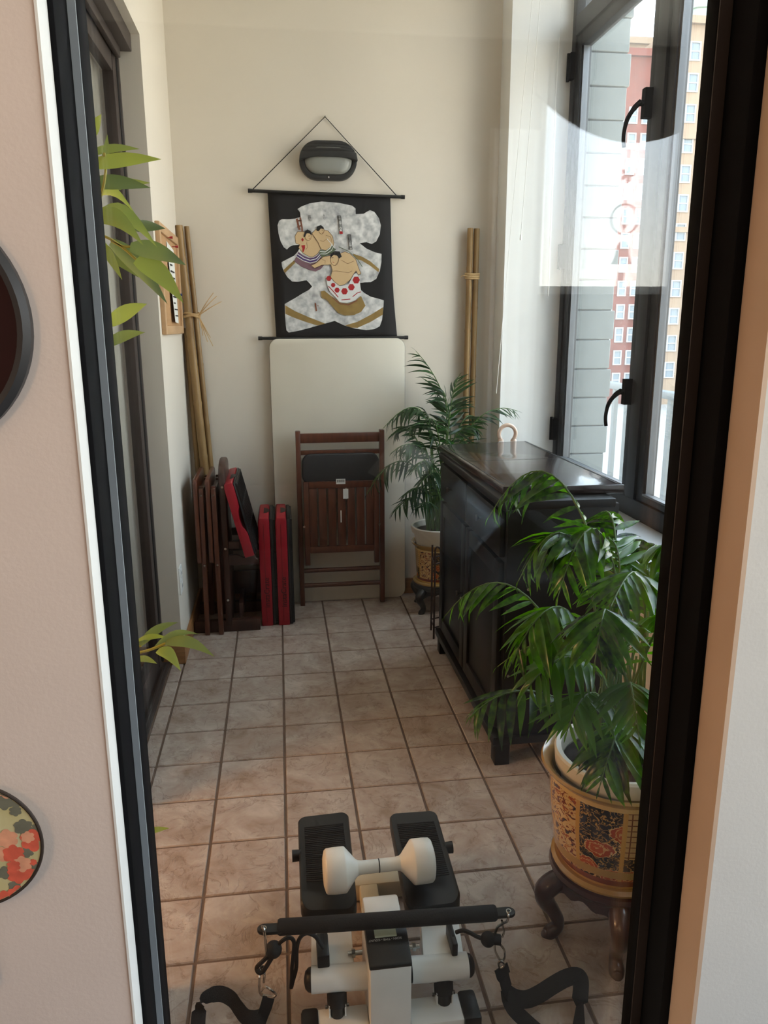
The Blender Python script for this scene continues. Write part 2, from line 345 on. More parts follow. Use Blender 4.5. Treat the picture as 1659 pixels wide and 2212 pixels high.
def ribbon(name, path, wdirs, w, mat, parent, th=0.0016):
    P = [Vector(p) for p in path]; mb = MB(); vs = []
    for i, p in enumerate(P):
        d = Vector(wdirs[min(i, len(wdirs)-1)]).normalized(); t = (P[min(i+1, len(P)-1)]-P[max(i-1, 0)]).normalized(); d = (d-t*d.dot(t)).normalized(); nn = t.cross(d)*th/2
        vs += [p-d*w/2-nn, p+d*w/2-nn, p+d*w/2+nn, p-d*w/2+nn]
    fs = [(i*4+j, i*4+(j+1) % 4, i*4+4+(j+1) % 4, i*4+4+j) for i in range(len(P)-1) for j in range(4)]
    k = len(vs)-4; fs += [(3, 2, 1, 0), (k, k+1, k+2, k+3)]
    mb.add(vs, fs); return mb.build(name, mat, parent, smooth=True)
def text_mb(txt, size, M, depth=0.0003):
    cu = bpy.data.curves.new('t', 'FONT'); cu.body = txt; cu.size = size; cu.align_x = 'CENTER'; cu.align_y = 'CENTER'; cu.extrude = depth; cu.resolution_u = 3
    o = bpy.data.objects.new('t', cu); COL.objects.link(o); bpy.context.view_layer.update()
    me = bpy.data.meshes.new_from_object(o.evaluated_get(bpy.context.evaluated_depsgraph_get()))
    mb = MB(); mb.add([v.co for v in me.vertices], [tuple(p.vertices) for p in me.polygons], None, M)
    bpy.data.objects.remove(o); bpy.data.curves.remove(cu); bpy.data.meshes.remove(me); return mb
def copy_tree(o, parent=None):
    c = o.copy(); COL.objects.link(c); c.parent = parent
    for ch in o.children: copy_tree(ch, c)
    return c

# ================================================================== STRUCTURE
T = 0.21; GY = -2.567; CEIL = 3.05
floor = struct('floor', (-0.62, -2.66, -0.06), (1.115, 0.30, -0.0035), GROUT)
tm = {}
def tile_mesh(w, d):
    k = (round(w, 3), round(d, 3))
    if k not in tm:
        g = 0.0032; me = bpy.data.meshes.new('tile'); bm = bmesh.new()
        x, y, z0, z1, c = w/2-g, d/2-g, -0.0045, 0.0, 0.0022
        lo = [bm.verts.new(p) for p in ((-x,-y,z0),(x,-y,z0),(x,y,z0),(-x,y,z0))]
        hi = [bm.verts.new(p) for p in ((-x+c,-y+c,z1),(x-c,-y+c,z1),(x-c,y-c,z1),(-x+c,y-c,z1))]
        bm.faces.new(hi)
        for i in range(4): bm.faces.new((lo[i], lo[(i+1) % 4], hi[(i+1) % 4], hi[i]))
        bm.to_mesh(me); bm.free(); me.materials.append(TILE); tm[k] = me
    return tm[k]
for i in range(-3, 6):
    for k in range(-2, 13):
        x0, x1 = max(i*T, -0.475), min((i+1)*T, 1.11); y1, y0 = min(-k*T, 0.297), max(-(k+1)*T, -2.62)
        if x1-x0 < 0.02 or y1-y0 < 0.02: continue
        o = kobj('tile', tile_mesh(x1-x0, y1-y0), floor, ((x0+x1)/2, (y0+y1)/2, random.uniform(-0.0004, 0.0004)))
XL, XR = -0.425, 1.115
struct('wall_back', (-0.7, 0.30, 0), (1.42, 0.45, CEIL), WALL)
struct('ceiling', (-0.75, -2.75, CEIL), (1.6, 0.45, CEIL+0.1), WHITE)
struct('wall_left', (-0.52, -0.45, 0), (XL, 0.30, CEIL), WALL)
struct('wall_left_header', (-0.52, -2.70, 2.42), (XL, -0.45, CEIL), WALL)
struct('wall_right_pier', (XR, 0.147, 0), (1.42, 0.30, CEIL), WHITE)
struct('wall_right_parapet', (XR, -2.62, 0), (1.42, 0.147, 0.635), WHITE)
struct('wall_right_corner', (XR, -2.62, 0.66), (1.42, -2.50, CEIL), WHITE)
o = box('window_sill', (XR-0.012, -2.50, 0.635), (1.405, 0.147, 0.66), MARBLE, bevel=0.003); o.name = 'trim_1'; o['kind'] = 'structure'
for nm, a, b in (('baseboard_left', (XL, -0.45, 0), (XL+0.013, 0.29, 0.085)), ('baseboard_back', (XL+0.013, 0.287, 0), (XR, 0.30, 0.085)), ('baseboard_left_return', (-0.512, -0.463, 0), (XL+0.013, -0.45, 0.085))):
    o = box(nm, a, b, OAK, bevel=0.003); o['kind'] = 'structure'

# right-hand window: window_1
w1 = empty('window_1', (1.43, -1.17, 0.66), kind='structure')
def bars(parent, lst, mat, bevel=0.003):
    for nm, a, b in lst: box(nm, a, b, mat, parent, bevel=bevel)
TZ0, TZ1 = 2.635, 2.745
bars(w1, [('frame_jamb', (1.398, 0.100, 0.66), (1.475, 0.147, CEIL)), ('frame_rail', (1.398, -2.50, 0.66), (1.475, 0.10, 0.735)),
          ('transom', (1.395, -2.50, TZ0+0.03), (1.475, 0.10, TZ1)), ('frame_head', (1.398, -2.50, 3.0), (1.475, 0.10, CEIL)),
          ('mullion', (1.395, -0.795, 0.735), (1.475, -0.715, 3.0)), ('mullion', (1.395, -1.72, 0.735), (1.475, -1.64, 3.0)), ('frame_jamb', (1.398, -2.50, 0.735), (1.475, -2.45, 3.0))], CHARC)
def sash(y0, y1, z0, z1):
    s = empty('sash', (1.44, y0, z0)); s.parent = w1; s.location = Vector((1.44, y0, z0))-w1.location
    M = Matrix.Translation((1.44, y0, z0)).inverted()
    W = 0.052
    for nm, a, b in (('sash_stile', (1.405, y0, z0), (1.455, y0-W, z1)), ('sash_stile', (1.405, y1+W, z0), (1.455, y1, z1)), ('sash_rail', (1.405, y0-W, z0), (1.455, y1+W, z0+W*0.5)), ('sash_rail', (1.405, y0-W, z1-W), (1.455, y1+W, z1))):
        q = MB().box(a, b, None, M).build(nm, CHARC, None, bevel=0.004); q.parent = s
    for a, b in (((1.415, y0-W-0.008, z0+0.03), (1.442, y0-W, z1-W)), ((1.415, y1+W, z0+0.03), (1.442, y1+W+0.008, z1-W)), ((1.404, y0-W, z0+0.026), (1.425, y1+W, z0+0.034))):
        q = MB().box(a, b, None, M).build('glazing_strip', ALU, None); q.parent = s
    q = MB().box((1.436, y0-W, z0+0.026), (1.440, y1+W, z1-W), None, M).build('pane', WINGLASS, None); q.parent = s
sash(0.098, -0.712, 0.737, TZ0+0.028); sash(-0.797, -1.638, 0.737, TZ0+0.028); sash(-1.722, -2.45, 0.737, TZ0+0.028)
for y0, y1 in ((0.098, -0.712), (-0.797, -1.638), (-1.722, -2.45)):
    box('pane', (1.436, y0, TZ1), (1.440, y1, 3.0), WINGLASS, w1)
for zz in (2.545, 1.725, 0.90):
    mb = MB().box((1.378, 0.095, zz-0.055), (1.40, 0.128, zz+0.055)); mb.tube([(1.379, 0.128, zz-0.058), (1.379, 0.128, zz+0.058)], 0.008, 8); mb.build('hinge', BLACKF, w1)
for zz in (2.19, 1.15):
    h = MB(); h.box((1.372, -0.705, zz-0.05), (1.405, -0.675, zz+0.05)); h.tube([(1.385, -0.69, zz), (1.36, -0.69, zz)], 0.011, 10)
    h.tube(catmull([(1.362, -0.695, zz+0.005), (1.345, -0.675, zz-0.015), (1.33, -0.655, zz-0.05), (1.325, -0.645, zz-0.10), (1.328, -0.648, zz-0.14)], 5), [0.010]*6+[0.0085]*6+[0.0075]*9, 8)
    h.build('handle', BLACKF, w1, smooth=True)

# left sliding door: door_1
d1 = empty('door_1', (-0.53, -1.5, 0), kind='structure')
bars(d1, [('frame_jamb', (-0.60, -0.472, 0.02), (-0.502, -0.45, 2.42)), ('frame_head', (-0.60, -2.60, 2.36), (-0.455, -0.455, 2.42)), ('track_sill', (-0.60, -2.60, -0.003), (-0.478, -0.455, 0.014)),
          ('head_guide', (-0.505, -2.60, 2.325), (-0.488, -0.50, 2.36)), ('head_guide', (-0.575, -2.60, 2.325), (-0.562, -0.50, 2.36))], BRONZE)
for x in (-0.492, -0.516, -0.552, -0.585): box('track_rail', (x-0.004, -2.60, 0.014), (x+0.004, -0.50, 0.026), BRONZE, d1)
def slider(y0, y1, x):
    s = empty('sliding_panel', (0, 0, 0)); s.parent = d1; s.location = Vector((x, y0, 0.03))-d1.location; M = Matrix.Translation((x, y0, 0.03)).inverted()
    for nm, a, b, mt in (('stile', (x-0.022, y0, 0.028), (x+0.022, y0-0.06, 2.34), BRONZE), ('stile', (x-0.022, y1+0.085, 0.028), (x+0.022, y1, 2.34), BRONZE), ('rail', (x-0.02, y0-0.06, 0.028), (x+0.02, y1+0.085, 0.11), BRONZE), ('rail', (x-0.02, y0-0.06, 2.27), (x+0.02, y1+0.085, 2.34), BRONZE),
                         ('seal', (x-0.006, y0+0.012, 0.03), (x+0.026, y0, 2.33), RUBBER), ('pane', (x-0.003, y0-0.06, 0.11), (x+0.003, y1+0.085, 2.27), SIDEGLASS)):
        q = MB().box(a, b, None, M).build(nm, mt, None, bevel=0 if nm == 'pane' else 0.003); q.parent = s
slider(-0.488, -1.56, -0.530); slider(-1.50, -2.58, -0.575)
# the flat behind the sliding door
cp = [(-0.568+0.006*math.sin(i*0.9), -0.500-i*0.0162) for i in range(60)]
cu_ = MB(); vs = [(x, y, z) for x, y in cp for z in (0.035, 2.31)]; cu_.add(vs, [(2*i, 2*i+2, 2*i+3, 2*i+1) for i in range(59)]); cu_ = cu_.build('curtain', pm('cream_curtain_cloth', '#ddd6c8', 0.9, var=0.05, stretch=(1, 1, 0.2)), smooth=True, fix=False)
md = cu_.modifiers.new('t', 'SOLIDIFY'); md.thickness = 0.003
tag(cu_, 'cream curtain hanging behind the glass of the left sliding door', 'curtain')
struct('wall_flat_far', (-2.6, -0.44, 0), (-0.62, -0.34, 2.6), WHITE)
struct('wall_flat_side', (-2.7, -2.7, 0), (-2.6, -0.34, 2.6), PINK)
struct('ceiling_flat', (-2.7, -2.7, 2.6), (-0.52, -0.34, 2.7), WHITE)
struct('floor_flat', (-2.7, -2.7, -0.06), (-0.62, -0.34, -0.002), OAK)

# the wall the camera looks through, in the next room
WY = -2.70
struct('wall_front_left', (-2.5, WY, 0), (-0.204, -2.60, CEIL), PINK)
struct('wall_front_right', (0.632, WY, 0), (3.1, -2.60, CEIL), pm('grey_white_plaster', '#d6d3ce', 0.75, var=0.02, bump=0.08, bscale=160))
struct('wall_front_head', (-0.204, WY, 2.35), (0.632, -2.60, CEIL), WHITE)
o = struct('trim_2', (-0.2045, WY-0.002, 0), (-0.2015, -2.662, 2.35), TRIMW)
o = struct('trim_3', (0.6255, WY-0.002, 0), (0.6325, -2.64, 2.35), TAN)
d2 = empty('door_2', (0.2, GY, 0), kind='structure')
bars(d2, [('frame_jamb', (-0.204, -2.662, 0), (-0.195, -2.55, 2.35)), ('sash_stile', (-0.2045, -2.600, 0.02), (-0.1845, -2.55, 2.30)),
          ('sash_stile', (0.590, -2.580, 0.02), (0.612, -2.55, 2.30)), ('frame_jamb', (0.610, -2.638, 0), (0.632, -2.55, 2.35)),
          ('frame_head', (-0.204, -2.65, 2.28), (0.632, -2.55, 2.35)), ('frame_sill', (-0.204, -2.65, 0), (0.632, -2.55, 0.05))], BLACKF, bevel=0.0025)
box('glazing_bead', (-0.1945, -2.6035, 0.05), (-0.1855, -2.600, 2.28), GREYB, d2)
box('glazing_bead', (0.5915, -2.5825, 0.05), (0.6085, -2.580, 2.28), BRONZE, d2)
box('pane', (-0.19, GY-0.002, 0.05), (0.60, GY+0.002, 2.28), DOORGLASS, d2); box('pane', (-0.19, GY+0.010, 0.05), (0.60, GY+0.014, 2.28), DOORGLASS, d2)

# the room behind the camera (seen only as reflections in the glass)
RY = -6.45
struct('floor_living', (-2.6, RY-0.1, -0.06), (3.2, -2.70, -0.001), pm('darkened_living_floor', '#2b1f18', 0.5, var=0.2, stretch=(1, 6, 1)))  # floor tone made dark to keep its reflection out of the door glass
struct('ceiling_living', (-2.6, RY-0.1, 3.05), (3.2, -2.70, 3.15), WHITE)
struct('wall_living_left', (-2.6, RY, 0), (-2.5, -2.70, 3.05), PINK)
for nm, a, b in (('wall_living_right', (3.1, RY, 0), (3.2, -5.9, 3.05)), ('wall_living_right_near', (3.1, -3.1, 0), (3.2, -2.70, 3.05)), ('wall_living_right_sill', (3.1, -5.9, 0), (3.2, -3.1, 0.4)), ('wall_living_right_head', (3.1, -5.9, 2.85), (3.2, -3.1, 3.05))):
    struct(nm, a, b, PINK)
w3 = empty('window_3', (3.15, -4.5, 0.4), kind='structure')
bars(w3, [('frame_jamb', (3.12, -5.9, 0.4), (3.18, -5.85, 2.85)), ('frame_jamb', (3.12, -3.15, 0.4), (3.18, -3.1, 2.85)), ('frame_rail', (3.12, -5.85, 0.4), (3.18, -3.15, 0.46)), ('frame_head', (3.12, -5.85, 2.79), (3.18, -3.15, 2.85)), ('mullion', (3.12, -4.53, 0.46), (3.18, -4.47, 2.79))], TRIMW)
for y0, y1 in ((-5.85, -4.53), (-4.47, -3.15)): box('pane', (3.148, y0, 0.46), (3.152, y1, 2.79), WINGLASS, w3)
WX0, WX1, WZ0, WZ1 = 1.66, 2.90, 1.60, 2.85
for nm, a, b in (('wall_living_rear', (-2.5, RY-0.1, 0), (WX0, RY, 3.05)), ('wall_living_rear_side', (WX1, RY-0.1, 0), (3.1, RY, 3.05)), ('wall_living_rear_sill', (WX0, RY-0.1, 0), (WX1, RY, WZ0)), ('wall_living_rear_head', (WX0, RY-0.1, WZ1), (WX1, RY, 3.05))):
    struct(nm, a, b, pm('darkened_rear_wall', '#3d352f', 0.6, var=0.2, stretch=(8, 1, 1)))  # dark tone added to weaken this wall's reflected veil in the glass
w2 = empty('window_2', ((WX0+WX1)/2, RY, WZ0), kind='structure')
bars(w2, [('frame_jamb', (WX0, RY-0.08, WZ0), (WX0+0.04, RY-0.02, WZ1)), ('frame_jamb', (WX1-0.04, RY-0.08, WZ0), (WX1, RY-0.02, WZ1)), ('frame_rail', (WX0, RY-0.08, WZ0), (WX1, RY-0.02, WZ0+0.05)), ('frame_head', (WX0, RY-0.08, WZ1-0.05), (WX1, RY-0.02, WZ1))], TRIMW)
box('pane', (WX0+0.04, RY-0.05, WZ0+0.05), (WX1-0.04, RY-0.046, WZ1-0.05), WINGLASS, w2)

# ================================================================== OUTSIDE
MORTAR = pm('pale_mortar', '#515554', 0.9, var=0.08)
BLOCK = pm('pale_glazed_brick', '#6c7271', 0.7, var=0.08, scale=14, rnd=0.06)
pier = empty('brick_pier', (1.56, 0.33, -1.0), 'pale grey block pier outside the big window', 'pier')
box('mortar_core', (1.485, 0.215, -1.0), (1.695, 0.44, 3.6), MORTAR, pier)
bmm = {}
for r in range(26):
    z0 = -0.55+r*0.145; off = (r % 2)*0.085
    xs = [1.482, 1.712 if r % 2 else 1.700]
    for a, b in zip(xs[:-1], xs[1:]):
        key = (round(b-a, 3),)
        if key not in bmm:
            q = MB().box((-(b-a)/2+0.003, -0.012, -0.0695), ((b-a)/2-0.003, 0.10, 0.0695)).build('brick', BLOCK, None, bevel=0.003, seg=1); bmm[key] = q.data; bpy.data.objects.remove(q)
        o = kobj('brick', bmm[key], pier); o.location = Vector(((a+b)/2, 0.21, z0+0.072))-pier.location
RAILM = pm('weathered_grey_rail', '#565e63', 0.5, metal=0.2, var=0.1)
rail = empty('balcony_railing', (2.45, 0.2, -0.1), 'grey metal balcony railing beyond the big window', 'railing')
box('top_rail', (2.415, -2.5, 0.955), (2.485, 3.2, 1.0), RAILM, rail, bevel=0.006); box('bottom_rail', (2.43, -2.5, 0.0), (2.47, 3.2, 0.035), RAILM, rail, bevel=0.004)
bme = None
for k in range(26):
    yy = 3.0-k*0.205
    if bme is None: q = MB().box((-0.014, -0.022, 0.035), (0.014, 0.022, 0.956)).build('baluster', RAILM, None); bme = q.data; bpy.data.objects.remove(q)
    o = kobj('baluster', bme, rail); o.location = Vector((2.45, yy, 0))-rail.location
box('end_post', (2.40, 3.2, 0.0), (2.50, 3.32, 1.02), RAILM, rail, bevel=0.006)
tag(box('balcony_slab', (1.5, -2.7, -0.22), (2.6, 3.4, -0.1), pm('pale_concrete', '#85837f', 0.9, var=0.1, scale=3)), 'pale concrete balcony floor outside the big window', 'balcony')
RB = pm('red_brick_facade', '#6b352b', 0.9, var=0.15, scale=0.6, bump=0.1, bscale=4)
TB = pm('tan_stone_facade', '#8c7763', 0.9, var=0.10, scale=0.25)
WB = pm('white_window_surround', '#a9abab', 0.7, var=0.03)
DG = pm('dull_window_pane', '#6d7a84', 0.2, var=0.15)
SNOW = pm('snowy_ground', '#8f8b86', 0.9, var=0.18, scale=0.08)
GZ = -10.0
tag(struct('ground', (-60, 6, GZ-0.5), (200, 260, GZ), SNOW), kind='structure')
def building(name, label, x0, x1, y, dep, ztop, mat, nx, nz, wz0, dz, ww, wh, group=None):
    b = empty(name, ((x0+x1)/2, y+dep/2, GZ), label, 'building')
    box('facade', (x0, y, GZ), (x1, y+dep, ztop), mat, b)
    box('cornice', (x0-0.5, y-0.6, ztop), (x1+0.5, y+dep+0.6, ztop+0.9), mat, b)
    wm = None
    for i in range(nx):
        for j in range(nz):
            cx = x0+(i+0.5)*(x1-x0)/nx; cz = wz0+j*dz
            if cz+wh/2 > ztop-0.3: continue
            if wm is None:
                q = MB(); t = 0.16
                for a, c in (((-ww/2-t, -0.18, -wh/2-t), (ww/2+t, 0.1, -wh/2)), ((-ww/2-t, -0.18, wh/2), (ww/2+t, 0.1, wh/2+t)), ((-ww/2-t, -0.18, -wh/2), (-ww/2, 0.1, wh/2)), ((ww/2, -0.18, -wh/2), (ww/2+t, 0.1, wh/2)), ((-ww/2, -0.1, -0.07), (ww/2, 0.1, 0.07))): q.box(a, c, WB)
                q.box((-ww/2, -0.02, -wh/2), (ww/2, 0.05, wh/2), DG); q = q.build('window', WB, None); wm = q.data; bpy.data.objects.remove(q)
            o = kobj('window', wm, b); o.location = Vector((cx, y, cz))-b.location
    return b
building('brick_building', 'distant red brick building with rows of white framed windows', 37.0, 54.0, 106, 14, 36.5, RB, 9, 12, -6.5, 3.25, 0.95, 1.8)
tb = building('stone_tower', 'tall tan stone tower with a small domed cupola at its top', 55.4, 68.4, 104, 12, 40.0, TB, 6, 12, -5.0, 3.8, 1.2, 2.0)
bz = MB(); bz.lathe([(2.2, 0), (2.2, 1.8), (2.5, 1.9), (2.3, 2.6), (1.5, 3.6), (0.5, 4.3), (0.5, 5.6), (0.2, 6.4), (0, 6.6)], 12, None, Matrix.Translation((58.6, 108, 40.9)))
bz.build('cupola', pm('verdigris_copper', '#8fa39a', 0.7), tb, smooth=True)
for zz in (14.0, 26.0): box('string_course', (55.1, 103.6, zz), (68.7, 116, zz+0.7), TB, tb)
building('parapet_block', 'low tan block standing behind the distant red brick building', 30.0, 62.0, 124, 10, 44.0, TB, 8, 3, 30.0, 4.5, 1.2, 2.0)

# ================================================================== FAR WALL OBJECTS
# --- bulkhead wall lamp
lc = pY(708, 350, 0.30); wl = empty('wall_lamp', lc, 'black oval bulkhead lamp inside the cord triangle of the hanging scroll', 'wall lamp')
LW, LH = 0.268, 0.170
lm = Matrix.Translation((lc.x, 0.30, lc.z))
def ringprism(mb, o1, i1, d0, d1, M):
    k = len(o1); vs = [(p[0], d0, p[1]) for p in o1]+[(p[0], d0, p[1]) for p in i1]+[(p[0], d1, p[1]) for p in o1]+[(p[0], d1, p[1]) for p in i1]
    fs = []
    for i in range(k):
        j = (i+1) % k; fs += [(i, j, k+j, k+i), (2*k+i, 2*k+j, 3*k+j, 3*k+i), (i, j, 2*k+j, 2*k+i), (k+i, k+j, 3*k+j, 3*k+i)]
    mb.add(vs, fs, None, M)
mb = MB(); ringprism(mb, rrect(LW, LH, 0.084, 8), rrect(LW-0.044, LH-0.044, 0.062, 8), 0.0, -0.045, lm); mb.build('lamp_rim', LAMPB, wl, bevel=0.004)
mb = MB()
P_, fl = rrect(LW-0.045, LH-0.045, 0.06, 8), []
rings = []
for sc, dd in ((1.0, -0.02), (0.97, -0.045), (0.85, -0.058), (0.6, -0.066)): rings.append([(p[0]*sc, dd, p[1]*sc) for p in P_])
vs = [v for r in rings for v in r]; k = len(P_)
fs = [(a*k+i, a*k+(i+1) % k, (a+1)*k+(i+1) % k, (a+1)*k+i) for a in range(3) for i in range(k)]+[tuple(range(3*k, 4*k))]
mb.add(vs, fs, None, lm); mb.build('diffuser', FROST, wl, smooth=True)
# hood: stepped louvres over the upper part
for q, (z0, z1, dep) in enumerate(((0.066, 0.0835, 0.046), (0.051, 0.0645, 0.058), (0.036, 0.0495, 0.068), (0.010, 0.0345, 0.078))):
    def hw(z): return LW/2-0.084+math.sqrt(max(0, 0.084**2-z*z))+0.001
    pts = []
    for i in range(13): a = -1+2*i/12; pts.append((a*hw(z0), z0-0.016*abs(a)**3))
    for i in range(13): a = 1-2*i/12; pts.append((a*hw(min(z1, 0.083)), z1-0.006*abs(a)**3))
    MB().prism(pts, -dep, None, lm).build('hood_louvre', LAMPB, wl, bevel=0.002)
for sx_, sz_ in ((-0.125, 0.0), (0.125, 0.0), (0.0, -0.075)):
    MB().lathe([(0, 0), (0.0042, 0.0), (0.0042, 0.002), (0, 0.003)], 10, None, lm @ Matrix.Translation((sx_, -0.045, sz_)) @ Matrix.Rotation(math.radians(90), 4, 'X')).build('screw', STEEL, wl)

# --- hanging scroll
SY = 0.284
sc_ = empty('hanging_scroll', pY(708, 575, 0.30), 'black hanging scroll with silver cutout picture of three wrestlers', 'hanging scroll')
def spt(x, y, off=0.0): return pY(560+x/5.184, 400+y/5.184, SY-off)
Lp = [(578, 416), (583, 500), (588, 580), (592, 650), (597, 732)]; Rp = [(843, 424), (845, 505), (847, 580), (851, 650), (858, 730)]
NS = 10; vs = []
Ls = catmull([(a, b, 0) for a, b in Lp], 4); Rs = catmull([(a, b, 0) for a, b in Rp], 4); rows = len(Ls)
for i in range(rows):
    for j in range(NS+1):
        t = j/NS; x = Ls[i].x*(1-t)+Rs[i].x*t; y = Ls[i].y*(1-t)+Rs[i].y*t; e_ = (2*t-1)
        vs.append(pY(x, y, SY+0.0015-0.006*(abs(e_)**6)*math.sin(i/(rows-1)*math.pi)))
cl = MB(); cl.add(vs, [(i*(NS+1)+j, i*(NS+1)+j+1, (i+1)*(NS+1)+j+1, (i+1)*(NS+1)+j) for i in range(rows-1) for j in range(NS)])
o = cl.build('cloth', BCLOTH, sc_, smooth=True); md = o.modifiers.new('thick', 'SOLIDIFY'); md.thickness = 0.0012; md.offset = 1
for a, b in (((537, 412), (873, 426)), ((559, 731), (880, 729))):
    A, B = pY(*a, SY-0.004), pY(*b, SY-0.004); rd = MB(); rd.tube([A, B], 0.0075, 14); rd.build('rod', BLKP, sc_, smooth=True)
    dv = (B-A).normalized()
    for p, sg in ((A, 1), (B, -1)): e2 = MB(); e2.tube([p-dv*0.003*sg, p+dv*0.016*sg], 0.0095, 14); e2.build('rod_end_cap', BLKP, sc_, smooth=True)
nail = pY(702, 252, 0.293)
mb = MB(); mb.tube([pY(544, 411, SY-0.006), nail, pY(858, 424, SY-0.006)], 0.0023, 6); mb.build('cord', INK, sc_)
mb = MB(); mb.tube([nail+Vector((0, 0.007, 0)), nail-Vector((0, 0.012, 0))], 0.0022, 8); mb.build('nail', STEEL, sc_)
BND = pm('ochre_print', '#8f7440', 0.8, var=0.12, scale=30); SKIN = pm('flesh_print', '#cfb186', 0.8, var=0.05, scale=10)
SKN2 = pm('flesh_shade_print', '#6d5236', 0.8, var=0.05); HAIR = pm('hair_print', '#191516', 0.8, var=0.05); PURP = pm('purple_print', '#4e356f', 0.8); MAUV = pm('mauve_print', '#7a5a63', 0.8, var=0.08)
GRN = pm('green_print', '#5d6b51', 0.8); REDP = pm('scarlet_print', '#a61d22', 0.8, var=0.05); WHTP = pm('white_print', '#dcdcda', 0.8, var=0.04); BRN = pm('brown_print', '#7d4a34', 0.8, var=0.1)
def flat(mb, pts, layer, mat):
    mb.add([spt(x, y, 0.0030+0.0004*layer) for x, y in pts], [tuple(range(len(pts)))], mat)
    if mat is SKIN: line(mb, pts+[pts[0]], 4.5, layer+0.5, SKN2)
def ell(cx, cy, rx, ry, n=14): return [(cx+rx*math.cos(2*math.pi*i/n), cy+ry*math.sin(2*math.pi*i/n)) for i in range(n)]
def line(mb, pts, w, layer, mat):
    for (x0, y0), (x1, y1) in zip(pts[:-1], pts[1:]):
        dx, dy = x1-x0, y1-y0; l = math.hypot(dx, dy) or 1; nx, ny = -dy/l*w/2, dx/l*w/2
        flat(mb, [(x0+nx, y0+ny), (x1+nx, y1+ny), (x1-nx, y1-ny), (x0-nx, y0-ny)], layer, mat)
shape = [(700,182),(560,205),(470,240),(428,268),(455,300),(464,355),(400,375),(330,382),(255,380),(222,400),(205,450),(215,540),(240,630),(275,695),(310,720),(340,690),(380,672),(455,668),(458,690),(435,740),(390,790),(330,820),(250,862),(255,910),(275,965),(320,1035),(370,1080),(440,1082),(500,1068),(530,1065),(565,1100),(592,1135),(560,1170),(480,1215),(400,1265),(285,1330),(288,1450),(295,1550),(305,1625),(330,1650),(420,1635),(560,1600),(700,1560),(845,1520),(950,1570),(1080,1608),(1200,1622),(1290,1612),(1350,1580),(1375,1510),(1390,1380),(1395,1290),(1330,1270),(1250,1250),(1180,1210),(1140,1175),(1125,1095),(1180,1088),(1250,1085),(1310,1050),(1350,960),(1368,860),(1370,770),(1290,750),(1200,710),(1150,670),(1125,650),(1200,638),(1260,658),(1310,630),(1350,550),(1362,450),(1340,370),(1290,300),(1240,280),(1200,300),(1170,320),(1080,325),(1078,260),(1040,230),(900,200),(800,190)]
mb = MB(); flat(mb, shape, 0, SILVER); mb.build('paper_cutout', SILVER, sc_, fix=False)
mb = MB()
for q in ([(270,950),(390,840),(405,868),(287,985)], [(1045,765),(1150,800),(1240,850),(1345,940),(1335,975),(1240,900),(1140,840),(1085,830)], [(290,1345),(400,1410),(560,1480),(740,1550),(650,1572),(500,1525),(380,1480),(292,1440)], [(960,1570),(1100,1530),(1250,1450),(1390,1365),(1383,1450),(1250,1530),(1100,1598),(1030,1595)]): flat(mb, q, 1, BND)
line(mb, [(420,375),(435,440),(450,500)], 22, 1, BRN); line(mb, [(458,360),(480,480),(485,620)], 18, 2, BRN); line(mb, [(415,400),(475,395)], 16, 2, BRN); line(mb, [(425,470),(475,450)], 14, 2, BRN)
mb.build('ring_print', BND, sc_, fix=False)
mb = MB()   # back left figure
flat(mb, [(400,570),(430,520),(500,520),(560,580),(600,530),(640,560),(680,640),(695,700),(680,730),(650,770),(600,805),(550,795),(490,760),(440,700),(455,668),(410,650)], 3, SKIN)
flat(mb, [(440,745),(490,785),(550,812),(610,812),(660,780),(690,750),(695,800),(725,895),(690,940),(630,968),(560,950),(470,910),(390,850),(420,790)], 4, MAUV)
flat(mb, [(436,755),(500,800),(570,825),(640,805),(686,748),(692,790),(640,850),(570,865),(490,840),(418,795)], 5, PURP)
line(mb, [(428,770),(500,818),(570,842),(640,824),(688,770)], 9, 6, WHTP); line(mb, [(418,798),(490,845),(570,872),(640,855),(692,795)], 7, 6, WHTP)
flat(mb, ell(548, 575, 34, 46), 6, SKIN); flat(mb, [(497,572),(510,520),(540,495),(575,513),(587,560),(562,540),(532,538),(515,575),(500,585)], 7, HAIR)
line(mb, [(550,570),(565,566)], 4, 8, HAIR); line(mb, [(555,600),(570,598)], 4, 8, REDP)
flat(mb, [(470,610),(485,590),(500,612),(485,632)], 5, REDP); flat(mb, [(470,675),(512,670),(512,705),(495,750),(485,745),(485,710)], 5, REDP)
line(mb, [(600,560),(640,620),(690,640)], 3, 5, SKN2); line(mb, [(530,640),(540,700),(520,720)], 3, 5, SKN2)
mb.build('wrestler_print', SKIN, sc_, fix=False)
mb = MB()   # back right figure
flat(mb, [(590,540),(640,490),(700,495),(770,510),(820,570),(835,640),(830,700),(780,720),(740,730),(690,715),(660,640)], 7, SKIN)
flat(mb, [(680,725),(740,735),(800,690),(825,670),(860,720),(800,770),(700,808),(672,760)], 8, GRN); line(mb, [(678,742),(740,748),(795,705),(815,660)], 9, 9, WHTP); line(mb, [(685,770),(750,770),(810,730),(830,690)], 6, 9, WHTP)
flat(mb, ell(697, 505, 30, 42), 9, SKIN); flat(mb, [(640,505),(645,465),(690,447),(720,470),(722,495),(692,484),(668,512),(650,515)], 10, HAIR)
line(mb, [(700,505),(716,502)], 4, 11, HAIR); line(mb, [(704,535),(716,533)], 4, 11, REDP); line(mb, [(745,560),(800,580),(815,640)], 3, 9, SKN2); line(mb, [(680,620),(720,630),(760,600)], 3, 9, SKN2); line(mb, [(760,600),(810,660),(850,710)], 7, 10, WHTP)
mb.build('wrestler_print', SKIN, sc_, fix=False)
mb = MB()   # front figure
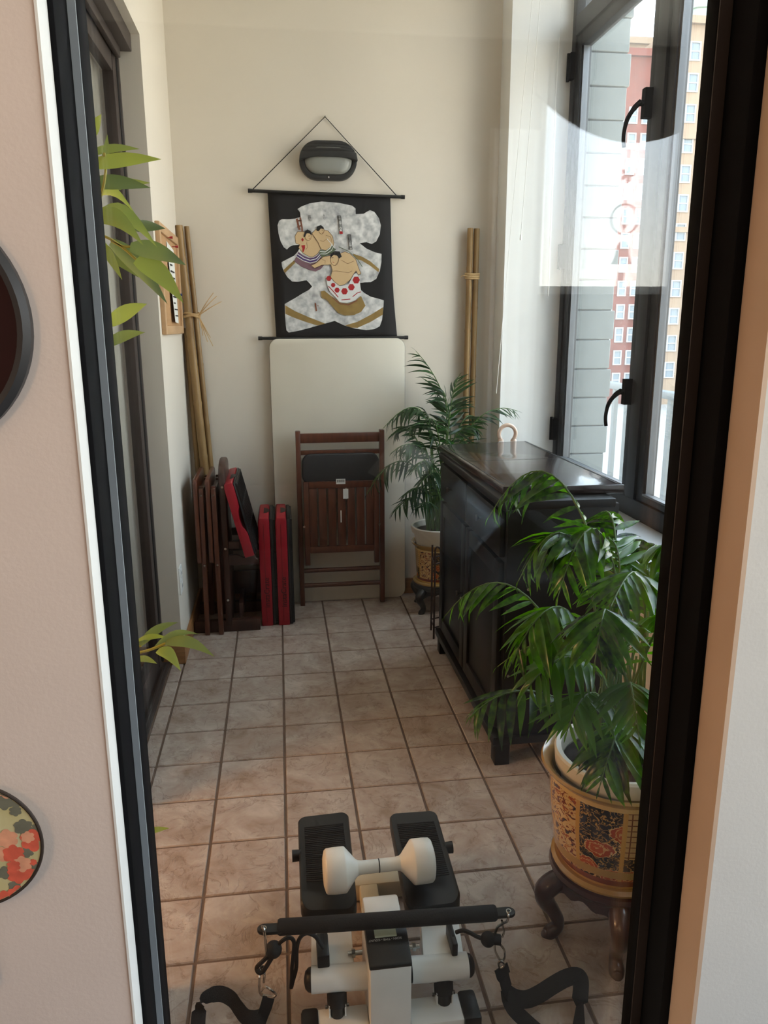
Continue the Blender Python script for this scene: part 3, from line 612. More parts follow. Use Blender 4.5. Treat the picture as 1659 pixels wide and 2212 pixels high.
flat(mb, [(690,1190),(730,1180),(790,1230),(850,1270),(920,1320),(1000,1325),(1080,1290),(1140,1240),(1190,1350),(1140,1420),(1060,1455),(960,1460),(880,1430),(830,1370),(760,1290),(700,1260)], 11, BND)
flat(mb, [(755,1050),(800,1030),(850,1090),(920,1130),(1000,1110),(1060,1000),(1090,980),(1125,1060),(1140,1200),(1080,1290),(980,1320),(900,1310),(840,1240),(790,1190),(760,1110)], 12, WHTP)
for cx, cy, rr in ((780,1045,30),(828,1118,26),(872,1175,30),(955,1188,38),(1032,1142,38),(1086,1062,42)): flat(mb, ell(cx, cy, rr, rr*1.05, 6), 13, REDP)
line(mb, [(775,1130),(840,1200),(885,1255)], 9, 13, REDP); line(mb, [(920,1285),(1020,1275)], 9, 13, REDP); line(mb, [(1045,1250),(1100,1205),(1138,1195)], 9, 13, REDP); line(mb, [(820,1260),(900,1325),(1000,1340),(1100,1290)], 12, 13, BRN)
flat(mb, [(900,765),(960,745),(1020,770),(1080,830),(1110,920),(1140,990),(1110,1005),(1085,960),(1060,990),(1020,1060),(960,1110),(900,1125),(840,1080),(800,1030),(820,950),(800,890),(700,895),(620,930),(582,900),(640,870),(720,800),(800,790)], 14, SKIN)
line(mb, [(815,965),(860,960),(930,970),(1000,980),(1040,960)], 4, 15, SKN2); line(mb, [(920,840),(990,880),(1060,850)], 4, 15, SKN2); line(mb, [(700,830),(740,845),(735,880)], 3, 15, SKN2)
flat(mb, ell(843, 835, 46, 66), 15, SKIN); flat(mb, [(796,830),(798,770),(840,738),(900,742),(925,800),(895,822),(872,790),(835,780),(812,800)], 16, HAIR)
line(mb, [(812,815),(830,810)], 5, 17, HAIR); line(mb, [(822,860),(840,866)], 5, 17, REDP); line(mb, [(890,820),(880,860),(850,900)], 4, 16, SKN2); line(mb, [(890,690),(1000,740),(1100,830),(1155,915)], 7, 15, GRN)
mb.build('wrestler_print', SKIN, sc_, fix=False)
mb = MB()
for x, y, h, w, red in ((565,373,86,22,0),(724,358,78,20,0),(908,442,205,36,1),(1017,638,172,36,0)):
    a = 0.10
    def q(dx, dy): return (x+dx+dy*a, y+dy)
    if h > 100:
        flat(mb, [q(-w/2,-h/2), q(w/2,-h/2), q(w/2,h/2), q(-w/2,h/2)], 9, INK); flat(mb, [q(-w/2+5,-h/2+5), q(w/2-5,-h/2+5), q(w/2-5,h/2-5), q(-w/2+5,h/2-5)], 10, WHTP if red else SILVER)
        if red: flat(mb, [q(-w/2,h/2-28), q(w/2,h/2-28), q(w/2,h/2), q(-w/2,h/2)], 11, REDP)
chars = (('露払', 565, 373, 30), ('太刀', 724, 358, 27), ('横綱土俵入', 905, 428, 29), ('雲龍型土俵', 1017, 638, 28))
for tx, x, y, sz in chars:
    for i, ch in enumerate(tx):
        dy = (i-(len(tx)-1)/2)*sz*1.13; c = spt(x+dy*0.10, y+dy, 0.0076)
        t = text_mb(ch, sz*0.00050, Matrix.Translation(c) @ Matrix.Rotation(math.radians(90), 4, 'X'), 0.0001)
        mb.add(t.v, t.f, INK)
line(mb, [(628,1320),(640,1410)], 16, 5, BRN); line(mb, [(650,1350),(665,1350)], 8, 5, BRN)
mb.build('name_label_print', INK, sc_, fix=False)

# --- cream folding table leaning on the wall
ft = empty('folding_table', (0.315, 0.25, 0), 'cream folding table leaning upright under the hanging scroll', 'table')
hgt = 1.345; lean = math.atan2(0.035, hgt); TM = Matrix.Translation((0.318, 0.232, 0.002)) @ Matrix.Rotation(-lean, 4, 'X')
MB().prism(rrect(0.668, hgt, 0.045, 7, 0, hgt/2), 0.024, None, TM).build('tabletop', CREAM, ft, bevel=0.003)
mb = MB(); ringprism(mb, rrect(0.672, hgt+0.004, 0.047, 7, 0, hgt/2), rrect(0.660, hgt-0.008, 0.042, 7, 0, hgt/2), 0.006, 0.020, TM); mb.build('edge_band', pm('grey_edge_band', '#8f8b83', 0.5), ft)

# --- wooden folding chair in front of the table
def chairpart(nm, a, b, mt, bev=0.003): return box(nm, a, b, mt, fc, bevel=bev)
fc = empty('folding_chair', (0.315, 0.19, 0), 'folded reddish brown wooden chair with charcoal back pad against the cream table', 'chair')
cx, cy = 0.315, 0.176
for sgn in (-1, 1):
    x = cx+sgn*0.208; chairpart('leg', (x-0.012, cy-0.006, 0), (x+0.012, cy+0.034, 0.905), WOOD)
    x2 = cx+sgn*0.176; chairpart('leg', (x2-0.013, cy-0.030, 0.225), (x2+0.013, cy-0.006, 0.655), WOOD)
chairpart('top_rail', (cx-0.197, cy+0.004, 0.845), (cx+0.197, cy+0.026, 0.892), WOOD); chairpart('back_rail', (cx-0.197, cy+0.004, 0.785), (cx+0.197, cy+0.026, 0.808), WOOD)
MB().prism(rrect(0.385, 0.155, 0.045, 6, cx, 0.715), 0.030, None, Matrix.Translation((0, cy-0.012, 0))).build('back_pad', PAD, fc, bevel=0.008, seg=3)
chairpart('seat_rail', (cx-0.163, cy-0.030, 0.622), (cx+0.163, cy-0.008, 0.655), WOOD); chairpart('seat_rail', (cx-0.163, cy-0.030, 0.288), (cx+0.163, cy-0.008, 0.322), WOOD)
for i in range(7): x = cx-0.143+i*0.0477; chairpart('slat', (x-0.0195, cy-0.026, 0.322), (x+0.0195, cy-0.012, 0.622), WOOD, 0.002)
for z in (0.185, 0.105): q = MB(); q.tube([(cx-0.20, cy+0.012, z), (cx+0.20, cy+0.012, z)], 0.012, 12); q.build('stretcher', WOOD, fc, smooth=True)
for (px, py, w, h) in ((736, 1040, 0.046, 0.026), (747, 1067, 0.026, 0.05), (737, 1116, 0.006, 0.062)):
    p = pY(px, py, cy-0.031); s_ = box('sticker', (p.x-w/2, cy-0.0312-(0.0 if h < 0.04 else -0.004), p.z-h/2), (p.x+w/2, cy-0.0302+(0.004 if h >= 0.04 else 0), p.z+h/2), PAPER, fc)
p = pY(736, 1040, cy-0.0315); mb = MB()
for i in range(12): x = p.x-0.018+i*0.0032; mb.box((x, cy-0.0318, p.z-0.004), (x+(0.0011 if i % 3 else 0.002), cy-0.0312, p.z+0.009))
mb.build('barcode', INK, fc)
for sgn in (-1, 1): q = MB(); q.tube([(cx+sgn*0.19, cy-0.034, 0.43), (cx+sgn*0.19, cy-0.02, 0.43)], 0.006, 10); q.build('bolt', STEEL, fc, smooth=True)

# --- bamboo poles
def pole(name, a, b, r0_, r1_, nodes, label, group, bow=0.0):
    a, b = Vector(a), Vector(b); path = []; R = []; n = 40
    nd = set(nodes)
    ts = sorted(set([i/n for i in range(n+1)] + [t+d for t in nodes for d in (-0.006, 0, 0.006) if 0 < t+d < 1]))
    for t in ts:
        p = a.lerp(b, t); p = p+Vector((bow*math.sin(t*math.pi), 0, 0)); path.append(p); r = r0_*(1-t)+r1_*t
        R.append(r*1.12 if t in nd else (r*0.985 if any(abs(t-x) < 0.008 for x in nodes) else r))
    mb = MB(); mb.tube(path, R, 14); o = mb.build(name, BAMB, None, smooth=True); tag(o, label, 'bamboo pole', group); return o
g1 = 'bamboo poles in the left corner'
pole('bamboo_pole', (-0.322, 0.240, 0), pY(386, 487, 0.258), 0.023, 0.017, (0.12, 0.28, 0.42, 0.56, 0.70, 0.92), 'thickest bamboo pole in the left corner by the cork board', g1)
pole('bamboo_pole', (-0.296, 0.272, 0), pY(403, 489, 0.280), 0.016, 0.0115, (0.15, 0.32, 0.5, 0.66, 0.86), 'slim bamboo pole on the right in the left corner bundle', g1)
pole('bamboo_pole', (-0.372, 0.268, 0), (-0.408, 0.280, 1.40), 0.016, 0.013, (0.18, 0.36, 0.55, 0.72, 0.9), 'shortest bamboo pole tucked behind the left corner bundle', g1)
rf = MB(); c = Vector((-0.375, 0.262, 1.455))
rf.tube([c+Vector((0.036*math.cos(a), 0.030*math.sin(a), 0.004*math.sin(3*a))) for a in [2*math.pi*i/20 for i in range(20)]], 0.006, 6, closed=True)
rf.tube([c+Vector((0.036*math.cos(a), 0.030*math.sin(a), 0.010+0.004*math.sin(2*a))) for a in [2*math.pi*i/20 for i in range(20)]], 0.005, 6, closed=True)
for dx, dz, k in ((0.09, 0.09, 0), (0.075, 0.105, 1), (0.11, 0.065, 2), (0.035, -0.12, 3), (0.06, -0.14, 4), (0.015, -0.09, 5), (0.05, -0.10, 6)):
    rf.tube(bez(c+Vector((0.035, -0.038, 0)), c+Vector((0.045+dx*0.3, -0.052, dz*0.5)), c+Vector((0.035+dx, -0.045, dz)), 6), [0.0025]*4+[0.0018]*3, 5)
tag(rf.build('raffia_tie', RAFF), 'straw raffia tied in a knot round the left corner bamboo', 'tie')
g2 = 'bamboo poles in the right corner'
pole('bamboo_pole', (0.957, 0.24, 0), pY(1016, 493, 0.262), 0.0155, 0.0145, (0.1, 0.3, 0.52, 0.74, 0.9), 'left hand bamboo pole of the pair in the right corner', g2)
pole('bamboo_pole', (0.992, 0.24, 0), pY(1030, 494, 0.266), 0.0155, 0.0145, (0.2, 0.4, 0.62, 0.8), 'right hand bamboo pole of the pair in the right corner', g2)
c = pY(1020, 597, 0.262); rf = MB()
for dz in (-0.008, 0.002, 0.012): rf.tube([c+Vector((0.034*math.cos(a), 0.021*math.sin(a), dz+0.003*math.sin(a))) for a in [2*math.pi*i/18 for i in range(18)]], 0.005, 6, closed=True)
rf.tube([c+Vector((-0.03, -0.02, 0)), c+Vector((-0.05, -0.024, 0.004)), c+Vector((-0.062, -0.022, -0.004))], 0.002, 5)
tag(rf.build('raffia_tie', RAFF), 'straw raffia wound round the right corner bamboo pair', 'tie')

# --- cork board on the left wall
cb = empty('cork_board', (XL, -0.1, 1.37), 'cork notice board in a light wood frame on the left wall', 'notice board')
y0, y1, z0, z1, fx = -0.405, 0.185, 1.375, 1.80, XL
box('cork_panel', (fx, y0+0.03, z0+0.03), (fx+0.008, y1-0.03, z1-0.03), CORK, cb)
for a, b in (((fx, y0, z0), (fx+0.018, y0+0.035, z1)), ((fx, y1-0.035, z0), (fx+0.018, y1, z1)), ((fx, y0+0.035, z0), (fx+0.018, y1-0.035, z0+0.035)), ((fx, y0+0.035, z1-0.035), (fx+0.018, y1-0.035, z1))): box('frame_rail', a, b, FRAMEW, cb, bevel=0.003)
mb = MB(); mb.add([(fx+0.010, -0.17, 1.75), (fx+0.012, 0.03, 1.73), (fx+0.014, 0.03, 1.42), (fx+0.024, -0.16, 1.425)], [(0, 1, 2, 3)]); nt_ = mb.build('pinned_note', PAPER, None, fix=False)
tag(nt_, 'white printed note pinned on the cork board', 'note'); md = nt_.modifiers.new('t', 'SOLIDIFY'); md.thickness = 0.0006
mb = MB()
for i in range(11):
    z = 1.715-i*0.026; mb.box((fx+0.0145+i*0.0006, -0.14, z), (fx+0.0152+i*0.0006, -0.02-0.05*(i % 3 == 2), z-0.006))
q = mb.build('printed_lines', INK, nt_, world=False)
for yy, zz, mt, in ((-0.15, 1.765, RED), (0.02, 1.745, RED), (0.06, 1.545, pm('blue_plastic', '#27407f', 0.4))):
    mb = MB(); mb.tube([(fx+0.008, yy, zz), (fx+0.028, yy, zz)], 0.0015, 6); mb.tube([(fx+0.022, yy, zz), (fx+0.034, yy, zz)], [0.004, 0.0055], 8); q = mb.build('push_pin', mt, cb)
ot = empty('wall_outlet', (XL, -0.375, 0.35), 'white wall outlet plate low on the left wall', 'outlet')
box('cover_plate', (XL, -0.412, 0.293), (XL+0.006, -0.338, 0.413), PLATE, ot, bevel=0.002)
for z in (0.325, 0.382):
    s_ = box('socket', (XL+0.006, -0.392, z-0.017), (XL+0.009, -0.358, z+0.017), PLATE, ot, bevel=0.001)
    MB().box((XL+0.009, -0.384, z-0.006), (XL+0.0095, -0.381, z+0.007)).box((XL+0.009, -0.369, z-0.006), (XL+0.0095, -0.366, z+0.007)).build('slot', INK, ot)
# ================================================================== LEFT CORNER: TRAY TABLES, CRATES
st = empty('tray_stand', (-0.25, 0.05, 0), 'dark wooden storage stand with scalloped rails holding the folded tray tables', 'stand')
MB().prism([(-0.128, 0.03), (0.155, 0.03), (0.155, 0.755)] + [(0.015+0.14*math.cos(math.radians(a)), 0.755+0.055*math.sin(math.radians(a))) for a in range(10, 171, 20)] + [(-0.128, 0.755)], 0.030, None, Matrix(((0, 1, 0, -0.262), (1, 0, 0, 0), (0, 0, 1, 0), (0, 0, 0, 1)))).build('upright_panel', DWOOD, st, bevel=0.006)
for y in (-0.125, 0.123):
    box('foot', (-0.408, y, 0.0), (-0.103, y+0.032, 0.058), DWOOD, st, bevel=0.004)
    box('support_rail', (-0.232, y+0.004, 0.405), (-0.182, y+0.026, 0.440), DWOOD, st, bevel=0.003)
    pts = [(-0.232, 0.325), (-0.100, 0.325), (-0.100, 0.352), (-0.108, 0.356), (-0.118, 0.372), (-0.135, 0.377), (-0.15, 0.368), (-0.165, 0.360), (-0.18, 0.368), (-0.20, 0.377), (-0.232, 0.374)]
    MB().prism(pts, 0.024, None, Matrix.Translation((0, y+0.003, 0))).build('scalloped_rail', DWOOD, st, bevel=0.003)
box('stretcher', (-0.20, -0.093, 0.06), (-0.18, 0.123, 0.13), DWOOD, st, bevel=0.003); box('stretcher', (-0.232, 0.125, 0.10), (-0.10, 0.140, 0.22), DWOOD, st, bevel=0.003)
for z in (0.70, 0.41, 0.16): q = MB(); q.tube([(-0.247, -0.1315, z), (-0.247, -0.12, z)], 0.006, 10); q.build('bolt', STEEL, st, smooth=True)
def tray(xb, xl, label):
    t = empty('tray_table', (xb, 0.05, 0.0), label, 'tray table', 'folded wooden tray tables on the stand')
    MB().prism(rrect(0.345, 0.395, 0.022, 4, 0.0, 0.548), 0.019, None, Matrix(((0, 1, 0, xb), (1, 0, 0, 0), (0, 0, 1, 0), (0, 0, 0, 1)))).build('tray_top', WOOD, t, bevel=0.005)
    for y, s_ in ((-0.165, 0), (0.105, 0)):
        MB().add([(xb+0.024, y, 0.700), (xb+0.044, y, 0.700), (xb+0.044, y+0.030, 0.700), (xb+0.024, y+0.030, 0.700), (xl-0.012, y+0.005, 0), (xl+0.010, y+0.005, 0), (xl+0.010, y+0.035, 0), (xl-0.012, y+0.035, 0)],
                 [(0, 1, 2, 3), (7, 6, 5, 4), (0, 1, 5, 4), (1, 2, 6, 5), (2, 3, 7, 6), (3, 0, 4, 7)]).build('leg', WOOD, t, bevel=0.003)
        y2 = y+0.036
        box('leg', (xb+0.022, y2, 0.385), (xb+0.042, y2+0.026, 0.705), WOOD, t, bevel=0.003)
    box('cross_bar', (xb+0.022, -0.13, 0.655), (xb+0.042, 0.105, 0.690), WOOD, t, bevel=0.003)
    for z, xx in ((0.672, xb+0.034), (0.345, (xb+xl)/2+0.018)): q = MB(); q.tube([(xx, -0.168, z), (xx, -0.15, z)], 0.005, 10); q.build('rivet', STEEL, t, smooth=True)
tray(-0.372, -0.346, 'folded wooden tray table nearest the left wall on the stand'); tray(-0.318, -0.283, 'folded wooden tray table next to the stand upright')

def crate(name, label, M, group='folded red and black crates', D=0.300, H=0.535, notch=False, W=0.078):
    # local: X thickness, Y depth, Z height; origin at the bottom front left corner
    t = empty(name, M.translation, label, 'crate', group); t.rotation_euler = M.to_euler(); t.location = M.translation
    rw = 0.053 if W > 0.07 else 0.044
    def b2(nm, mb, mat, par=t, **k):
        o = mb.build(nm, mat, None, **k); o.parent = par; return o
    edge_ = [(rw, 0)]+([(rw, H*0.30), (rw-0.003, H*0.34), (rw-0.016, H*0.42), (rw-0.018, H*0.52), (rw-0.012, H*0.62), (rw-0.002, H*0.68)] if notch else [])+[(rw, H-0.02), (rw-0.004, H)]
    b2('red_shell', MB().prism([(0, 0)]+edge_+[(0.006, H), (0, H-0.02)], D), RED, bevel=0.003 if notch else 0.004)
    # dark lattice half
    b2('black_frame', MB().box((rw, 0.004, 0.004), (W-0.008, D-0.004, H-0.004)), BLKP, bevel=0.004)
    for i in range(9): y = 0.02+i*(D-0.05)/8; b2('rib', MB().box((W-0.009, y, 0.012), (W, y+0.010, H-0.012)), BLKP)
    for z in (0.008, H*0.33, H*0.66, H-0.022): b2('cross_rib', MB().box((W-0.009, 0.012, z), (W-0.001, D-0.012, z+0.012)), BLKP)
    # handle scoop on the top edge and grip
    b2('handle_recess', MB().prism([(rw+0.0005-0.024+0.024*math.cos(math.radians(a)) if False else 0.028+0.026*math.cos(math.radians(a)), 0.10+0.055*math.sin(math.radians(a))) for a in range(-90, 91, 15)], 0.0012, None, Matrix(((1, 0, 0, -0.002), (0, 0, 1, 0.06), (0, 1, 0, H), (0, 0, 0, 1)))), BLKP)
    if notch: return t
    b2('moulded_line', MB().box((0.024, -0.0012, 0.02), (0.026, 0.0, H-0.03)), pm('dark_red_plastic', '#6d0b18', 0.45))
    tx = text_mb('instaCrate', 0.036, Matrix.Translation((rw*0.58, -0.0013, 0.17)) @ Matrix.Rotation(math.radians(-90), 4, 'Y') @ Matrix.Rotation(math.radians(90), 4, 'X'))
    b2('printed_name', tx, pm('maroon_print', '#3d0710', 0.6))

    return t
crate('folding_crate', 'folded red and black crate standing left of its twin, next to the tray stand', Matrix.Translation((-0.096, -0.078, 0.0)))
crate('folding_crate', 'folded red and black crate standing right of its twin, next to the chair', Matrix.Translation((-0.016, -0.080, 0.0)))
crate('folding_crate', 'folded red and black crate leaning askew against the tray stand', Matrix.Translation((-0.157, -0.178, 0.377)) @ Matrix.Rotation(math.radians(-13.5), 4, 'Y'), D=0.40, H=0.352, notch=True, W=0.060)

# ================================================================== BLACK CABINET
CT = 0.92
cab = empty('cabinet', (0.88, -0.92, 0), 'black lacquered sideboard cabinet standing under the big window', 'cabinet')
X0, X1, Y0, Y1 = 0.695, 1.085, -1.405, -0.475
box('carcass', (X0+0.006, Y0, 0.10), (X1-0.03, Y1, 0.872), LACQ, cab, bevel=0.003)
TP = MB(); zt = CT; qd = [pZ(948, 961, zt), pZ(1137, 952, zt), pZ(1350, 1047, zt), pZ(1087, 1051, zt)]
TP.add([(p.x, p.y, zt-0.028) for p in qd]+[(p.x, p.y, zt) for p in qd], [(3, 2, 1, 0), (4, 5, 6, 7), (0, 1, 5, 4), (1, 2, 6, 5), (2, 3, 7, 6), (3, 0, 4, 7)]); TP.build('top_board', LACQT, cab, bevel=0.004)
def lerp4(u, v): return qd[0].lerp(qd[1], u).lerp(qd[3].lerp(qd[2], u), v)
sm = MB()
for u0_, u1_, v0_, v1_ in ((0.10, 0.965, 0.05, 0.97),): pass
for (u0_, v0_), (u1_, v1_) in (((0.03, 0.47), (0.97, 0.474)), ((0.955, 0.02), (0.975, 0.98)), ((0.025, 0.02), (0.035, 0.98))):
    p = [lerp4(u0_, v0_), lerp4(u1_, v0_), lerp4(u1_, v1_), lerp4(u0_, v1_)]; sm.add([(q.x, q.y, zt+0.0006) for q in p], [(0, 1, 2, 3)])
sm.build('inlay_line', LACQ, cab, fix=False)
box('cornice', (X0-0.015, Y0-0.012, 0.862), (X1-0.045, Y1+0.01, 0.890), LACQ, cab, bevel=0.006)
box('plinth_rail', (X0-0.022, Y0-0.012, 0.075), (X1-0.03, Y1+0.01, 0.105), LACQ, cab, bevel=0.004)
for xx in (X0-0.012, X1-0.09):
    for yy in (Y0-0.006, Y1-0.045): box('leg', (xx, yy, 0), (xx+0.05, yy+0.05, 0.076), LACQ, cab, bevel=0.003)
for k_, (ya, yb) in enumerate(((Y0+0.02, -0.945), (-0.935, Y1-0.02))):
    d_ = empty('door', (X0, (ya+yb)/2, 0.12)); d_.parent = cab; d_.location = Vector((X0, (ya+yb)/2, 0.12))-cab.location; M = Matrix.Translation((X0, (ya+yb)/2, 0.12)).inverted()
    for nm, a, b in (('stile', (X0-0.012, ya, 0.125), (X0+0.006, ya+0.055, 0.69)), ('stile', (X0-0.012, yb-0.055, 0.125), (X0+0.006, yb, 0.69)), ('rail', (X0-0.012, ya+0.055, 0.125), (X0+0.006, yb-0.055, 0.18)), ('rail', (X0-0.012, ya+0.055, 0.635), (X0+0.006, yb-0.055, 0.69)), ('panel', (X0-0.003, ya+0.055, 0.18), (X0+0.006, yb-0.055, 0.635))):
        q = MB().box(a, b, None, M).build(nm, LACQ, None, bevel=0.002); q.parent = d_
    yk = yb-0.03 if k_ == 0 else ya+0.03
    q = MB().lathe([(0, 0.026), (0.010, 0.024), (0.012, 0.018), (0.005, 0.010), (0.005, 0)], 12, None, M @ Matrix.Translation((X0-0.012, yk, 0.42)) @ Matrix.Rotation(math.radians(-90), 4, 'Y')).build('knob', BLKP, None, smooth=True); q.parent = d_
    w_ = empty('drawer', (X0, (ya+yb)/2, 0.70)); w_.parent = cab; w_.location = Vector((X0, (ya+yb)/2, 0.70))-cab.location; M = Matrix.Translation((X0, (ya+yb)/2, 0.70)).inverted()
    q = MB().box((X0-0.012, ya, 0.705), (X0+0.006, yb, 0.85), None, M).build('drawer_front', LACQ, None, bevel=0.004); q.parent = w_
    q = MB().lathe([(0, 0.026), (0.010, 0.024), (0.012, 0.018), (0.005, 0.010), (0.005, 0)], 12, None, M @ Matrix.Translation((X0-0.012, (ya+yb)/2, 0.78)) @ Matrix.Rotation(math.radians(-90), 4, 'Y')).build('knob', BLKP, None, smooth=True); q.parent = w_
for px, py in ((1141, 1273), (1095, 1320), (1097, 1460)):
    p = pY(px, py, Y0); q = MB(); q.tube([p+Vector((0, 0.004, 0)), p-Vector((0, 0.003, 0))], 0.005, 10); q.build('screw', STEEL, cab, smooth=True)
rc = pZ(1096, 953, CT); rh = MB()
rh.tube([rc+Vector((0.037*math.cos(a), 0.004, 0.032+0.037*math.sin(a))) for a in [math.radians(-40+260*i/24) for i in range(25)]], 0.0085, 12)
for s_ in (-1, 1): rh.tube([rc+Vector((0.0285*s_, 0.004, 0.0)), rc+Vector((0.0283*s_, 0.004, 0.010))], [0.014, 0.010], 12)
tag(rh.build('ring_handle', PORC, None, smooth=True), 'pale peach ring standing on the far edge of the black cabinet', 'ring')
# iron wire plant rack behind the cabinet
wr = empty('wire_rack', (0.73, -0.32, 0), 'thin rusty iron wire rack beside the far end of the black cabinet', 'rack')
for xx, yy in ((0.692, -0.345), (0.79, -0.30), (0.70, -0.24), (0.80, -0.20)):
    q = MB(); q.tube([(xx, yy, 0), (xx+0.002, yy, 0.42)], 0.0045, 8); q.build('upright', IRON, wr, smooth=True)
for z in (0.055, 0.36):
    q = MB(); q.tube([(0.692, -0.345, z), (0.79, -0.30, z), (0.80, -0.20, z), (0.70, -0.24, z)], 0.0035, 6, closed=True); q.build('ring_bar', IRON, wr)
q = MB(); q.tube(bez((0.692, -0.345, 0.42), (0.70, -0.35, 0.47), (0.735, -0.325, 0.40), 8), 0.004, 8); q.build('curl', IRON, wr, smooth=True)

# ================================================================== PLANTS
def uv_lathe(name, prof, mat, parent, M, n=48):
    mb = MB(); mb.lathe(prof, n, None, M); o = mb.build(name, mat, parent, smooth=True, fix=False)
    me = o.data; ul = me.uv_layers.new(name='UVMap'); np_ = len(prof); z0 = prof[0][1]; z1 = prof[-1][1]
    for p in me.polygons:
        us = [(v % n)/n for v in p.vertices]; wrap = max(us)-min(us) > 0.5
        for li, v, u in zip(p.loop_indices, p.vertices, us):
            ul.data[li].uv = (u+1 if (wrap and u < 0.5) else u, (prof[v//n][1]-z0)/(z1-z0))
    return o
def leaflet_mesh(name, droop, w, mat):
    vs = []; fs = []; n = 5
    for i in range(n+1):
        t = i/n; hw_ = w*(math.sin(math.pi*min(1, (t*0.94+0.06))**0.75))*(1 if t < 1 else 0)+0.002*(t < 1); z = -droop*t*t; x = t*math.sqrt(max(0.15, 1-droop*droop*t*t*0.9))
        vs += [(x, -hw_, z+hw_*0.35), (x, 0, z), (x, hw_, z+hw_*0.35)]
    for i in range(n):
        a = i*3; fs += [(a, a+3, a+4, a+1), (a+1, a+4, a+5, a+2)]
    me = bpy.data.meshes.new(name); me.from_pydata(vs, [], fs); me.materials.append(mat); me.polygons.foreach_set('use_smooth', [True]*len(fs)); return me
def palm(root, fronds, mat, stem_r, leaf_len, leaf_w, budget=300):
    # fronds: (base, mid, tip, nleaf, size, droop)
    tmpl = [leaflet_mesh('leaflet', d, leaf_w, mat) for d in (0.10, 0.28, 0.48)]
    bulk = []; made = 0; R0 = PM(root)
    for base, mid, tip, nl, size, droop in fronds:
        pts = bez(base, mid, tip, 16); fr_ = MB(); k = len(pts); fr_.tube(pts, [stem_r*(1-0.75*i/(k-1)) for i in range(k)], 6)
        fo = fr_.build('frond', STEM, root, smooth=True)
        items = []
        total = sum((pts[i+1]-pts[i]).length for i in range(16))
        for j in range(nl):
            t = 0.42+0.58*(j/(nl-1)); f = t*16; i = min(int(f), 15); p = pts[i].lerp(pts[i+1], f-i); tg = (pts[i+1]-pts[i]).normalized()
            side = tg.cross(Vector((0, 0, 1))); side = side.normalized() if side.length > 0.1 else Vector((1, 0, 0)); nrm = side.cross(tg).normalized()
            prof = math.sin(math.pi*(0.16+0.80*(j/(nl-1))))**0.7
            for s_ in ((-1, 1) if j < nl-1 else (0,)):
                if s_ == 0: dr = tg
                else:
                    an = math.radians(random.uniform(28, 40)+22*(j/(nl-1))); dr = (side*s_*math.cos(an)+tg*math.sin(an)-nrm*random.uniform(0.0, 0.22)-Vector((0, 0, droop*random.uniform(0.4, 0.75)))).normalized()
                zz = nrm-dr*nrm.dot(dr); zz = zz.normalized() if zz.length > 0.05 else dr.orthogonal().normalized(); yy = zz.cross(dr)
                zz = (zz+yy*random.uniform(-0.35, 0.35)).normalized(); yy = zz.cross(dr).normalized(); zz = dr.cross(yy)
                L = leaf_len*size*prof*random.uniform(0.88, 1.1)
                M = Matrix(((dr.x, yy.x, zz.x, p.x), (dr.y, yy.y, zz.y, p.y), (dr.z, yy.z, zz.z, p.z), (0, 0, 0, 1))) @ Matrix.Scale(L, 4)
                items.append((tmpl[random.choice((0, 1, 1, 2))], M))
        if made+len(items) <= budget:
            for me, M in items:
                o = kobj('leaflet', me, fo); o.matrix_local = R0.inverted() @ M
            made += len(items)
        else: bulk += items
    if bulk:
        mb = MB()
        for me, M in bulk: mb.add([v.co for v in me.vertices], [tuple(p.vertices) for p in me.polygons], None, M)
        o = mb.build('leaflets', mat, root, smooth=True, fix=False); o['kind'] = 'stuff'
def cabriole(mb, c, ang, r0_, h, k=1.0):
    d = Vector((math.cos(ang), math.sin(ang), 0))
    prof = [(0.70, 1.0, 0.020), (0.98, 0.93, 0.024), (1.16, 0.80, 0.024), (1.14, 0.62, 0.020), (1.00, 0.42, 0.016), (0.90, 0.24, 0.0145), (0.92, 0.12, 0.015), (1.03, 0.045, 0.017), (1.12, 0.03, 0.013), (1.16, 0.05, 0.006)]
    pts = catmull([c+d*(r0_*a)+Vector((0, 0, h*z)) for a, z, r in prof], 4); rr = catmull([(r*k, 0, 0) for a, z, r in prof], 4)
    mb.tube(pts, [q.x for q in rr], 10)
def stand(name, c, r, h, n, a0, mat, label, k=1.0):
    s_ = empty(name, c, label, 'plant stand'); M = Matrix.Translation(c)
    MB().lathe([(0, h-0.03), (r*0.90, h-0.03), (r*0.96, h-0.024), (r, h-0.012), (r*0.98, h-0.002), (r*0.9, h), (0, h)], 40, None, M).build('top', mat, s_, smooth=True)
    # carved apron
    vs = []; fs = []; N = 80
    for i in range(N):
        a = 2*math.pi*i/N; sc2 = 0.5-0.5*math.cos(n*(a-a0)); z = h-0.042-0.022*(1-sc2)**1.5-0.006*math.cos(3*n*(a-a0))
        for rr in (r*0.93, r*0.85): vs += [(c.x+rr*math.cos(a), c.y+rr*math.sin(a), c.z+z), (c.x+rr*math.cos(a), c.y+rr*math.sin(a), c.z+h-0.026)]
    for i in range(N):
        j = (i+1) % N; a, b = i*4, j*4; fs += [(a, b, b+1, a+1), (a+2, a+3, b+3, b+2), (a, a+2, b+2, b)]
    MB().add(vs, fs).build('apron', mat, s_, smooth=True)
    for i in range(n):
        mb = MB(); cabriole(mb, c, a0+2*math.pi*i/n, r*0.98, h-0.028, k); mb.build('leg', mat, s_, smooth=True)
    return s_
